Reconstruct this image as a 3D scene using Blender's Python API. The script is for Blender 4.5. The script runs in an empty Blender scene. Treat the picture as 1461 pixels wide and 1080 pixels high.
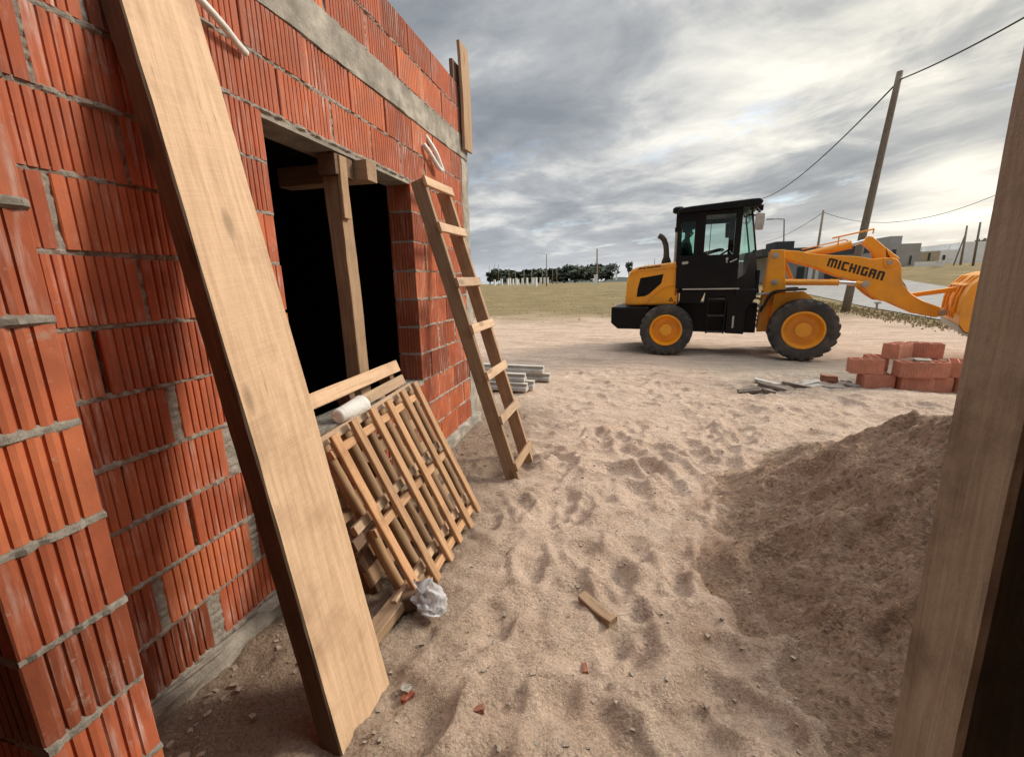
import bpy, bmesh, math, random
import numpy as np
from mathutils import Vector, Matrix, Euler
R = math.radians
rnd = random.Random(7)
sc = bpy.context.scene
COL = sc.collection

# ------------------------------------------------------------------ camera
F, CX, CY, H = 608.0, 730.5, 540.0, 1.35
dn = np.array([54.5, 2735, 608.]); dn /= np.linalg.norm(dn)
yv = np.array([157.5, -138, 608.]); yv -= dn * (yv @ dn); yv /= np.linalg.norm(yv)
zv = -dn; xv = np.cross(yv, zv)
MC = np.stack([xv, yv, zv])
cd = bpy.data.cameras.new('camera'); cam = bpy.data.objects.new('camera', cd); COL.objects.link(cam)
cd.sensor_width = 36; cd.lens = 36 * F / 1461; cd.clip_start = 0.02; cd.clip_end = 5000
m = Matrix.Identity(4)
for i in range(3):
    m[i][0] = MC[i][0]; m[i][1] = -MC[i][1]; m[i][2] = -MC[i][2]
m[2][3] = H
cam.matrix_world = m
sc.camera = cam

def at(px, py, Y):
    """a point of the far background, standing at true distance Y"""
    v = MC @ np.array([px - CX, py - CY, F])
    return Vector((v[0] * Y / v[1], Y, H + v[2] * Y / v[1]))

# ------------------------------------------------------------------ noise
def _hash(ix, iy, s):
    n = (ix.astype(np.int64) * 374761393 + iy.astype(np.int64) * 668265263 + s * 1274126177) & 0x7fffffff
    n = ((n ^ (n >> 13)) * 1274126177) & 0x7fffffff
    return ((n ^ (n >> 16)) & 0xffff) / 65535.0
def vnoise(x, y, s=0):
    ix = np.floor(x); iy = np.floor(y); fx = x - ix; fy = y - iy
    u = fx * fx * (3 - 2 * fx); v = fy * fy * (3 - 2 * fy)
    a = _hash(ix, iy, s); b = _hash(ix + 1, iy, s); c = _hash(ix, iy + 1, s); d = _hash(ix + 1, iy + 1, s)
    return (a * (1 - u) + b * u) * (1 - v) + (c * (1 - u) + d * u) * v - .5
def fbm(x, y, o=4, s=0, gain=.5):
    r = 0; a = 1.
    for k in range(o):
        r = r + a * vnoise(x * 2 ** k + 17.3 * k, y * 2 ** k - 9.1 * k, s + k); a *= gain
    return r
def sstep(a, b, x):
    t = np.clip((x - a) / (b - a), 0, 1); return t * t * (3 - 2 * t)

# ------------------------------------------------------------------ materials
def nmat(name):
    mt = bpy.data.materials.new(name); mt.use_nodes = True
    nt = mt.node_tree; b = nt.nodes['Principled BSDF']
    return mt, nt, b
def N(nt, t, **kw):
    n = nt.nodes.new(t)
    for k, v in kw.items():
        if k in n.inputs: n.inputs[k].default_value = v
        else: setattr(n, k, v)
    return n
def L(nt, a, b): nt.links.new(a, b)
def ramp(nt, fac, stops):
    n = nt.nodes.new('ShaderNodeValToRGB'); e = n.color_ramp.elements
    while len(e) < len(stops): e.new(.5)
    for el, (p, c) in zip(e, stops):
        el.position = p; el.color = (*c, 1) if len(c) == 3 else c
    L(nt, fac, n.inputs[0]); return n
def mixc(nt, f, a, b, bt='MIX'):
    n = nt.nodes.new('ShaderNodeMix'); n.data_type = 'RGBA'; n.blend_type = bt
    for s, v in ((n.inputs[0], f), (n.inputs[6], a), (n.inputs[7], b)):
        if hasattr(v, 'is_linked'): L(nt, v, s)
        elif isinstance(v, (int, float)): s.default_value = v
        else: s.default_value = (*v, 1)
    return n.outputs[2]
def math_(nt, op, a, b=0., c=0.):
    n = nt.nodes.new('ShaderNodeMath'); n.operation = op
    for s, v in zip(n.inputs, (a, b, c)):
        if hasattr(v, 'is_linked'): L(nt, v, s)
        else: s.default_value = v
    return n.outputs[0]
def objvec(nt, scale=(1, 1, 1), rand=True, rot=None):
    tc = N(nt, 'ShaderNodeTexCoord'); mp = N(nt, 'ShaderNodeMapping')
    src = tc.outputs['Object']
    if rot:
        m0 = N(nt, 'ShaderNodeMapping'); L(nt, src, m0.inputs[0]); m0.inputs['Rotation'].default_value = rot; src = m0.outputs[0]
    L(nt, src, mp.inputs[0]); mp.inputs['Scale'].default_value = scale
    if rand:
        oi = N(nt, 'ShaderNodeObjectInfo'); ml = math_(nt, 'MULTIPLY', oi.outputs['Random'], 37.)
        cb = N(nt, 'ShaderNodeCombineXYZ'); L(nt, ml, cb.inputs[0]); L(nt, ml, cb.inputs[1]); L(nt, ml, cb.inputs[2])
        L(nt, cb.outputs[0], mp.inputs['Location'])
    return mp.outputs[0]
def noise(nt, vec, scale, detail=4, rough=.55, dist=0.):
    n = N(nt, 'ShaderNodeTexNoise'); n.inputs['Scale'].default_value = scale; n.inputs['Detail'].default_value = detail
    n.inputs['Roughness'].default_value = rough; n.inputs['Distortion'].default_value = dist
    if vec is not None: L(nt, vec, n.inputs['Vector'])
    return n.outputs['Fac']
def bump(nt, b, h, strength=.5, dist=.01, prev=None):
    n = N(nt, 'ShaderNodeBump'); n.inputs['Strength'].default_value = strength; n.inputs['Distance'].default_value = dist
    L(nt, h, n.inputs['Height'])
    if prev is not None: L(nt, prev, n.inputs['Normal'])
    L(nt, n.outputs[0], b.inputs['Normal']); return n.outputs[0]

def m_wood(name, lo, hi, stain=(.08, .05, .03), saw=.5, rough=.8, sa=.45):
    """grain along local Z; saw marks across"""
    mt, nt, b = nmat(name)
    v = objvec(nt, (11, 11, .55)); g = noise(nt, v, 5, 8, .66, .9)
    v2 = objvec(nt, (1, 1, 1)); big = noise(nt, v2, 5, 4, .6)
    c = ramp(nt, g, [(.25, lo), (.7, hi)]).outputs[0]
    st = ramp(nt, big, [(.52, (0, 0, 0)), (.75, (1, 1, 1))]).outputs[0]
    c = mixc(nt, math_(nt, 'MULTIPLY', st, sa), c, stain)
    v3 = objvec(nt, (2.5, 2.5, 60), rot=(R(9), R(13), 0)); sw = noise(nt, v3, 3.5, 5, .7, .25)
    c = mixc(nt, math_(nt, 'MULTIPLY', ramp(nt, sw, [(.45, (0, 0, 0)), (.62, (1, 1, 1))]).outputs[0],   .12 * saw), c, tuple(min(1, x * 1.45) for x in hi))
    fine = noise(nt, objvec(nt), 90, 3, .7)
    vk = N(nt, 'ShaderNodeTexVoronoi'); vk.inputs['Scale'].default_value = 1.0
    L(nt, objvec(nt, (7, 7, 2.6)), vk.inputs['Vector'])
    kn = ramp(nt, vk.outputs['Distance'], [(.10, (1, 1, 1)), (.17, (0, 0, 0))]).outputs[0]
    c = mixc(nt, math_(nt, 'MULTIPLY', kn, .55), c, tuple(x * .4 for x in lo))
    ck = ramp(nt, noise(nt, objvec(nt, (16, 16, .9)), 4, 5, .6, .4), [(.66, (0, 0, 0)), (.70, (1, 1, 1))]).outputs[0]
    c = mixc(nt, math_(nt, 'MULTIPLY', ck, .45), c, tuple(x * .45 for x in lo))
    sp_ = ramp(nt, noise(nt, objvec(nt), 17, 5, .75), [(.64, (0, 0, 0)), (.74, (1, 1, 1))]).outputs[0]
    c = mixc(nt, math_(nt, 'MULTIPLY', sp_, .35), c, (.36, .32, .27))
    oi = N(nt, 'ShaderNodeObjectInfo')
    c = mixc(nt, 1., c, ramp(nt, oi.outputs['Random'], [(0., (.70, .69, .68)), (.5, (.95, .95, .95)), (1., (1.12, 1.06, 1.))]).outputs[0], 'MULTIPLY')
    L(nt, c, b.inputs['Base Color']); b.inputs['Roughness'].default_value = rough
    h = math_(nt, 'ADD', math_(nt, 'MULTIPLY', g, .6), math_(nt, 'ADD', math_(nt, 'MULTIPLY', sw, .4 * saw), math_(nt, 'MULTIPLY', fine, .5)))
    bump(nt, b, h, .55, .004); return mt

def m_plain(name, col, rough=.6, metal=0., var=.25, scale=8, bmp=.15, spec=.5, dirt=None, dirt_amt=0.):
    mt, nt, b = nmat(name); v = objvec(nt, rand=False)
    n = noise(nt, v, scale, 6, .62); lo = tuple(x * (1 - var) for x in col); hi = tuple(min(1, x * (1 + var)) for x in col)
    c = ramp(nt, n, [(.3, lo), (.7, hi)]).outputs[0]
    if dirt:
        d = noise(nt, v, scale * .45, 8, .7); d = ramp(nt, d, [(.42, (0, 0, 0)), (.68, (1, 1, 1))]).outputs[0]
        c = mixc(nt, math_(nt, 'MULTIPLY', d, dirt_amt), c, dirt)
    L(nt, c, b.inputs['Base Color']); b.inputs['Roughness'].default_value = rough; b.inputs['Metallic'].default_value = metal
    b.inputs['Specular IOR Level'].default_value = spec
    if bmp: bump(nt, b, noise(nt, v, scale * 9, 4, .7), bmp, .006)
    return mt

def m_brick(name, base, rough=.68, white=.8):
    mt, nt, b = nmat(name); v = objvec(nt, rand=False)
    at_ = N(nt, 'ShaderNodeAttribute'); at_.attribute_name = 'tint'
    t = ramp(nt, at_.outputs['Fac'], [(0., tuple(x * .52 for x in base)), (.5, base), (1., (min(1, base[0] * 1.25), base[1] * 1.45, base[2] * 1.4))]).outputs[0]
    n = noise(nt, v, 7, 6, .65); t = mixc(nt, .55, t, ramp(nt, n, [(.3, (.34, .30, .28)), (.72, (1.08, 1.04, 1.))]).outputs[0], 'MULTIPLY')
    v2 = objvec(nt, (26, 26, 2.2), rand=False); s = noise(nt, v2, 2.4, 5, .6)
    s = ramp(nt, s, [(.50, (0, 0, 0)), (.70, (1, 1, 1))]).outputs[0]
    pat = ramp(nt, noise(nt, v, 2.3, 6, .68), [(.45, (0, 0, 0)), (.62, (1, 1, 1))]).outputs[0]
    f = math_(nt, 'MULTIPLY', math_(nt, 'MULTIPLY', s, pat), white)
    t = mixc(nt, f, t, (.60, .45, .40))
    sp = ramp(nt, noise(nt, v, 45, 3, .7), [(.66, (0, 0, 0)), (.72, (1, 1, 1))]).outputs[0]
    t = mixc(nt, math_(nt, 'MULTIPLY', sp, .35), t, (.42, .36, .30))
    sm = ramp(nt, noise(nt, v, 5.5, 8, .74, .4), [(.635, (0, 0, 0)), (.69, (1, 1, 1))]).outputs[0]
    t = mixc(nt, math_(nt, 'MULTIPLY', sm, .7 * min(1, white)), t, (.36, .30, .245))
    L(nt, t, b.inputs['Base Color']); b.inputs['Specular IOR Level'].default_value = .3
    L(nt, ramp(nt, n, [(.3, (rough - .12,) * 3), (.7, (rough + .2,) * 3)]).outputs[0], b.inputs['Roughness'])
    bump(nt, b, noise(nt, objvec(nt, (1, 1, .35), rand=False), 70, 4, .65), .25, .004); return mt

def m_mortar(name, lo, hi):
    mt, nt, b = nmat(name); v = objvec(nt, rand=False)
    c = ramp(nt, noise(nt, v, 40, 6, .7), [(.3, lo), (.7, hi)]).outputs[0]
    c = mixc(nt, math_(nt, 'MULTIPLY', noise(nt, v, 3, 3), .6), c, tuple(x * .62 for x in lo))
    L(nt, c, b.inputs['Base Color']); b.inputs['Roughness'].default_value = .95
    bump(nt, b, noise(nt, v, 75, 8, .8), .8, .018); return mt

M = {}
M['plank'] = m_wood('sawn_pine', (.385, .25, .15), (.595, .425, .285), (.25, .155, .095), .9, sa=.6)
M['wood_mid'] = m_wood('weathered_timber', (.22, .138, .078), (.41, .275, .165), (.12, .07, .04), .5)
M['wood_orange'] = m_wood('fresh_pallet_timber', (.33, .17, .08), (.56, .34, .185), (.18, .10, .055), .4, sa=.65)
M['wood_pole'] = m_wood('rounded_pallet_timber', (.22, .13, .07), (.42, .27, .15), (.12, .08, .05), .2)
M['wood_dark'] = m_wood('dark_timber', (.10, .055, .03), (.20, .115, .065), (.05, .03, .02), .4)
M['shaded_edge'] = m_wood('shaded_dirty_edge', (.045, .028, .017), (.13, .082, .048), (.03, .02, .012), .2)  # plank's near side: its shade, with some grime, painted into a darker wood
M['wood_post'] = m_wood('rough_grey_timber', (.31, .255, .185), (.53, .455, .345), (.10, .075, .05), .5, sa=.8)
M['pole'] = m_wood('grey_pole_timber', (.16, .13, .10), (.30, .25, .19), (.10, .08, .06), .1)
M['brick'] = m_brick('clay_brick', (.47, .125, .058))
M['brick_new'] = m_brick('new_clay_brick', (.62, .27, .18), .85, .12)
M['mortar'] = m_mortar('mortar', (.26, .225, .185), (.66, .60, .52))
M['concrete'] = m_plain('cast_concrete', (.33, .30, .255), .9, var=.45, scale=7, bmp=.9, dirt=(.15, .13, .105), dirt_amt=.8)
M['joist'] = m_plain('precast_concrete', (.46, .43, .39), .85, var=.2, scale=9, bmp=.3)
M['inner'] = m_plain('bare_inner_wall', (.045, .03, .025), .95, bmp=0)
M['yellow'] = m_plain('orange_paint', (.90, .355, .012), .42, var=.08, scale=3, bmp=.03, dirt=(.36, .20, .09), dirt_amt=.42)
M['black'] = m_plain('black_paint', (.0045, .0045, .005), .5, var=.3, scale=4, bmp=.03, dirt=(.022, .019, .016), dirt_amt=.3, spec=.2)
M['rubber'] = m_plain('tyre_rubber', (.032, .031, .030), .88, var=.3, scale=7, bmp=.35, dirt=(.17, .135, .10), dirt_amt=.55)
M['steel'] = m_plain('bare_steel', (.62, .62, .62), .3, 1., var=.1, bmp=0)
M['dullsteel'] = m_plain('dull_pin_steel', (.40, .38, .35), .5, .6, var=.2, bmp=.1)
M['hose'] = m_plain('pale_hose', (.42, .40, .36), .6, var=.2, bmp=0)
M['letter'] = m_plain('decal_black', (.02, .016, .012), .5, var=.1, bmp=0)
M['decal_red'] = m_plain('decal_red', (.30, .04, .01), .5, var=.1, bmp=0)
M['white'] = m_plain('white_paint', (.82, .82, .80), .7, var=.08, scale=2, bmp=.1)
M['greyhouse'] = m_plain('grey_render', (.36, .34, .32), .9, var=.12, scale=1, bmp=.1)
M['beige'] = m_plain('beige_render', (.42, .35, .24), .9, var=.1, scale=1, bmp=.1)
M['darkroof'] = m_plain('dark_roof_slab', (.045, .048, .05), .8, var=.2, scale=1, bmp=0)
M['pvc'] = m_plain('white_conduit', (.68, .64, .60), .45, var=.12, scale=30, bmp=.05)
M['skin'] = m_plain('skin', (.35, .19, .12), .6, var=.08, bmp=0)
M['hair'] = m_plain('dark_hair', (.015, .012, .01), .6, bmp=0)
M['cloth'] = m_plain('dark_shirt', (.035, .04, .05), .9, bmp=.2)
M['wire'] = m_plain('black_cable', (.02, .02, .022), .6, bmp=0)
M['leaf'] = m_plain('dark_foliage', (.052, .066, .042), .8, var=.6, scale=.6, bmp=0)
M['bark'] = m_plain('bark', (.07, .055, .04), .9, bmp=.2)
M['hills'] = m_plain('distant_hill_scrub', (.045, .06, .045), .95, var=.3, scale=.05, bmp=0)
M['mud'] = m_plain('dark_dried_mud', (.15, .12, .095), .95, var=.4, scale=16, bmp=.8)
M['slate2'] = m_plain('mortar_crumbs', (.34, .28, .22), .95, var=.4, scale=30, bmp=.3)
M['slate'] = m_plain('broken_cement', (.38, .35, .31), .95, var=.25, scale=14, bmp=.7)

def glass(name, tint, refl=.09):
    mt, nt, b = nmat(name); nt.nodes.remove(b); o = nt.nodes['Material Output']
    t = N(nt, 'ShaderNodeBsdfTransparent'); t.inputs[0].default_value = (*tint, 1)
    g = N(nt, 'ShaderNodeBsdfGlossy'); g.inputs['Roughness'].default_value = .03
    lw = N(nt, 'ShaderNodeLayerWeight'); lw.inputs[0].default_value = .25
    mx = N(nt, 'ShaderNodeMixShader'); L(nt, math_(nt, 'ADD', math_(nt, 'MULTIPLY', lw.outputs['Fresnel'], .5), refl * .4), mx.inputs[0])
    L(nt, t.outputs[0], mx.inputs[1]); L(nt, g.outputs[0], mx.inputs[2]); L(nt, mx.outputs[0], o.inputs[0]); return mt
M['glass'] = glass('green_tinted_glass', (.66, .92, .84)); M['glass2'] = glass('clear_glass', (.90, .97, .95))
M['mirror'] = m_plain('mirror_silver', (.8, .8, .8), .06, 1., var=.02, bmp=0)

def m_film(name, col, alpha):
    mt, nt, b = nmat(name); v = objvec(nt, rand=False)
    b.inputs['Base Color'].default_value = (*col, 1); b.inputs['Roughness'].default_value = .35
    b.inputs['Transmission Weight'].default_value = alpha; b.inputs['IOR'].default_value = 1.08
    bump(nt, b, noise(nt, v, 40, 4, .6), .5, .01); return mt
M['bag'] = m_film('white_polythene', (.72, .72, .74), .45)
M['cup'] = m_film('translucent_plastic', (.80, .78, .74), .25)

def m_sand(name, pile=False):
    mt, nt, b = nmat(name)
    g = N(nt, 'ShaderNodeNewGeometry'); p = g.outputs['Position']
    s = N(nt, 'ShaderNodeSeparateXYZ'); L(nt, p, s.inputs[0]); X, Y, Z = s.outputs
    big = noise(nt, p, .9, 5, .6); mid = noise(nt, p, 5, 5, .65); fine = noise(nt, p, 130, 3, .75); grit = noise(nt, p, 380, 2, .8)
    if pile:
        c = ramp(nt, mid, [(.3, (.385, .243, .167)), (.7, (.62, .425, .30))]).outputs[0]
        lt = ramp(nt, noise(nt, p, 3.2, 7, .7, .9), [(.50, (0, 0, 0)), (.62, (1, 1, 1))]).outputs[0]
        c = mixc(nt, math_(nt, 'MULTIPLY', lt, .75), c, (.62, .455, .325))
        pd = N(nt, 'ShaderNodeVectorMath'); pd.operation = 'DISTANCE'; L(nt, p, pd.inputs[0]); pd.inputs[1].default_value = (2.0, 2.0, .2)
        pm = N(nt, 'ShaderNodeMapRange'); pm.inputs['From Min'].default_value = 1.25; pm.inputs['From Max'].default_value = 1.8
        L(nt, math_(nt, 'ADD', pd.outputs['Value'], math_(nt, 'MULTIPLY', math_(nt, 'SUBTRACT', noise(nt, p, 3.5, 7, .72, .6), .5), 1.5)), pm.inputs['Value'])
        ys = N(nt, 'ShaderNodeMapRange'); ys.inputs['From Min'].default_value = 1.5; ys.inputs['From Max'].default_value = 2.4; ys.inputs['To Min'].default_value = .8; L(nt, Y, ys.inputs['Value'])
        c = mixc(nt, math_(nt, 'MULTIPLY', pm.outputs[0], ys.outputs[0]), c, ramp(nt, mid, [(.3, (.54, .385, .27)), (.7, (.72, .545, .405))]).outputs[0])
    else:
        c = ramp(nt, mid, [(.3, (.61, .445, .335)), (.7, (.78, .61, .48))]).outputs[0]
        dm = ramp(nt, big, [(.52, (0, 0, 0)), (.66, (1, 1, 1))]).outputs[0]
        c = mixc(nt, math_(nt, 'MULTIPLY', dm, .42), c, (.44, .32, .245))
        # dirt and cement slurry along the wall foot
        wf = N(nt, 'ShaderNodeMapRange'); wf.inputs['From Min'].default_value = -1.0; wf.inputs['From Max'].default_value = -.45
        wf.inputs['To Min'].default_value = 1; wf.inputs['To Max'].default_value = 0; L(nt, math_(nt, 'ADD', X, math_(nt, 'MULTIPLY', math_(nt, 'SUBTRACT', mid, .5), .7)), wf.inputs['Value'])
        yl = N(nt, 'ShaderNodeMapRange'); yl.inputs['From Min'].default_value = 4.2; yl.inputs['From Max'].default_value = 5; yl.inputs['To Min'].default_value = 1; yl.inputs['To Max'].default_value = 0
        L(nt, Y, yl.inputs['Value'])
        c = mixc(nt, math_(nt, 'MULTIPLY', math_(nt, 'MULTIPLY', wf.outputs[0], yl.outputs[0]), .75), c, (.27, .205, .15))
        # pale clay where the wheels run
        cl = N(nt, 'ShaderNodeVectorMath'); cl.operation = 'DISTANCE'; L(nt, p, cl.inputs[0]); cl.inputs[1].default_value = (2.7, 7.1, 0)
        cm = N(nt, 'ShaderNodeMapRange'); cm.inputs['From Min'].default_value = .5; cm.inputs['From Max'].default_value = 2.0; cm.inputs['To Min'].default_value = 1; cm.inputs['To Max'].default_value = 0
        L(nt, math_(nt, 'ADD', cl.outputs['Value'], math_(nt, 'MULTIPLY', math_(nt, 'SUBTRACT', noise(nt, p, 2.2, 6, .7), .5), 2.4)), cm.inputs['Value'])
        c = mixc(nt, math_(nt, 'MULTIPLY', cm.outputs[0], .75), c, mixc(nt, noise(nt, p, 9, 6, .75), (.30, .27, .22), (.60, .54, .45)))
        # damp dark crust in front of the machine
        cr = N(nt, 'ShaderNodeVectorMath'); cr.operation = 'DISTANCE'; L(nt, p, cr.inputs[0]); cr.inputs[1].default_value = (1.95, 5.8, 0)
        crm = N(nt, 'ShaderNodeMapRange'); crm.inputs['From Min'].default_value = .2; crm.inputs['From Max'].default_value = .8; crm.inputs['To Min'].default_value = 1; crm.inputs['To Max'].default_value = 0
        L(nt, math_(nt, 'ADD', cr.outputs['Value'], math_(nt, 'MULTIPLY', math_(nt, 'SUBTRACT', noise(nt, p, 4, 6, .7), .5), 1.6)), crm.inputs['Value'])
        c = mixc(nt, math_(nt, 'MULTIPLY', crm.outputs[0], .6), c, (.26, .22, .18))
        # damp grains spilled round the heap
        hp = N(nt, 'ShaderNodeVectorMath'); hp.operation = 'DISTANCE'; L(nt, p, hp.inputs[0]); hp.inputs[1].default_value = (2.0, 2.0, 0)
        hm_ = N(nt, 'ShaderNodeMapRange'); hm_.inputs['From Min'].default_value = 1.35; hm_.inputs['From Max'].default_value = 1.8; hm_.inputs['To Min'].default_value = 1; hm_.inputs['To Max'].default_value = 0
        L(nt, math_(nt, 'ADD', hp.outputs['Value'], math_(nt, 'MULTIPLY', math_(nt, 'SUBTRACT', noise(nt, p, 5, 8, .78, .5), .5), 1.5)), hm_.inputs['Value'])
        c = mixc(nt, math_(nt, 'MULTIPLY', hm_.outputs[0], .8), c, (.43, .275, .19))
        # wheel-dragged streaks across the flat part
        stx = N(nt, 'ShaderNodeMapping'); L(nt, p, stx.inputs[0]); stx.inputs['Scale'].default_value = (.5, 4.5, 1)
        sf = N(nt, 'ShaderNodeMapRange'); sf.inputs['From Min'].default_value = 4.5; sf.inputs['From Max'].default_value = 7; L(nt, Y, sf.inputs['Value'])
        sk_ = ramp(nt, noise(nt, stx.outputs[0], 1.6, 7, .68, .3), [(.48, (0, 0, 0)), (.62, (1, 1, 1))]).outputs[0]
        c = mixc(nt, math_(nt, 'MULTIPLY', math_(nt, 'MULTIPLY', sk_, sf.outputs[0]), .7), c, (.41, .30, .235))
        # dry turf farther off
        edge = math_(nt, 'ADD', math_(nt, 'SUBTRACT', Y, math_(nt, 'MULTIPLY', X, .12)), math_(nt, 'MULTIPLY', math_(nt, 'SUBTRACT', noise(nt, p, .35, 6, .7), .5), 16.))
        tm = N(nt, 'ShaderNodeMapRange'); tm.inputs['From Min'].default_value = 13.5; tm.inputs['From Max'].default_value = 20; L(nt, edge, tm.inputs['Value'])
        e2 = N(nt, 'ShaderNodeMapRange'); e2.inputs['From Min'].default_value = 8.0; e2.inputs['From Max'].default_value = 8.9
        L(nt, math_(nt, 'ADD', math_(nt, 'SUBTRACT', X, math_(nt, 'MULTIPLY', math_(nt, 'MAXIMUM', math_(nt, 'SUBTRACT', Y, 14.), 0.), .05)), math_(nt, 'MULTIPLY', math_(nt, 'SUBTRACT', noise(nt, p, 1.1, 5, .7), .5), 2.2)), e2.inputs['Value'])
        e3 = N(nt, 'ShaderNodeMapRange'); e3.inputs['From Min'].default_value = 9.5; e3.inputs['From Max'].default_value = 11; L(nt, Y, e3.inputs['Value'])
        f = math_(nt, 'MAXIMUM', tm.outputs[0], math_(nt, 'MULTIPLY', e2.outputs[0], e3.outputs[0]))
        gc = ramp(nt, noise(nt, p, .5, 8, .72), [(.3, (.21, .160, .080)), (.5, (.31, .238, .125)), (.72, (.42, .325, .19))]).outputs[0]
        gc = mixc(nt, math_(nt, 'MULTIPLY', noise(nt, p, 6, 5, .8), .55), gc, (.15, .125, .055))
        c = mixc(nt, f, c, gc)
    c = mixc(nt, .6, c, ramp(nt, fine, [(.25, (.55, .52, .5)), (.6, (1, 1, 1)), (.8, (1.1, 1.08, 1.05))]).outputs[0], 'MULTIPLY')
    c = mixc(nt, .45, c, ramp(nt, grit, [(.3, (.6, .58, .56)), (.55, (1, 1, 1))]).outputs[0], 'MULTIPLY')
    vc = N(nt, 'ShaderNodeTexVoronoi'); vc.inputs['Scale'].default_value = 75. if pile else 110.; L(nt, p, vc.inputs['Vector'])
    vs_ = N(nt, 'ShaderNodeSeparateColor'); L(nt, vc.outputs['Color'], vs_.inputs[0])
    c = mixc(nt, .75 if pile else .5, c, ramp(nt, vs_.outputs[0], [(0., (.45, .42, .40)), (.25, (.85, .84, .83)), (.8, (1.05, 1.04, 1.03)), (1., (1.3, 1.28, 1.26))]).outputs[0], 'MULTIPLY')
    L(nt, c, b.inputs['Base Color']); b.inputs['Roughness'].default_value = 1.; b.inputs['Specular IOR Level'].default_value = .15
    vo = N(nt, 'ShaderNodeTexVoronoi'); vo.inputs['Scale'].default_value = 55.; L(nt, p, vo.inputs['Vector'])
    cl_ = math_(nt, 'MULTIPLY', math_(nt, 'SUBTRACT', .5, vo.outputs['Distance']), ramp(nt, noise(nt, p, 7, 4, .7), [(.45, (0, 0, 0)), (.62, (1, 1, 1))]).outputs[0])
    h = math_(nt, 'ADD', math_(nt, 'MULTIPLY', noise(nt, p, 24, 8, .78), 1.), math_(nt, 'MULTIPLY', fine, .45))
    h = math_(nt, 'ADD', h, math_(nt, 'MULTIPLY', cl_, .5))
    h = math_(nt, 'ADD', h, math_(nt, 'MULTIPLY', grit, .16))
    bump(nt, b, h, 1. if pile else .85, .045 if pile else .035); return mt
M['sand'] = m_sand('sand_ground'); M['pile'] = m_sand('damp_sand', True)
M['road'] = m_plain('pale_gravel_road', (.27, .26, .245), .95, var=.18, scale=1.5, bmp=.4)

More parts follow.
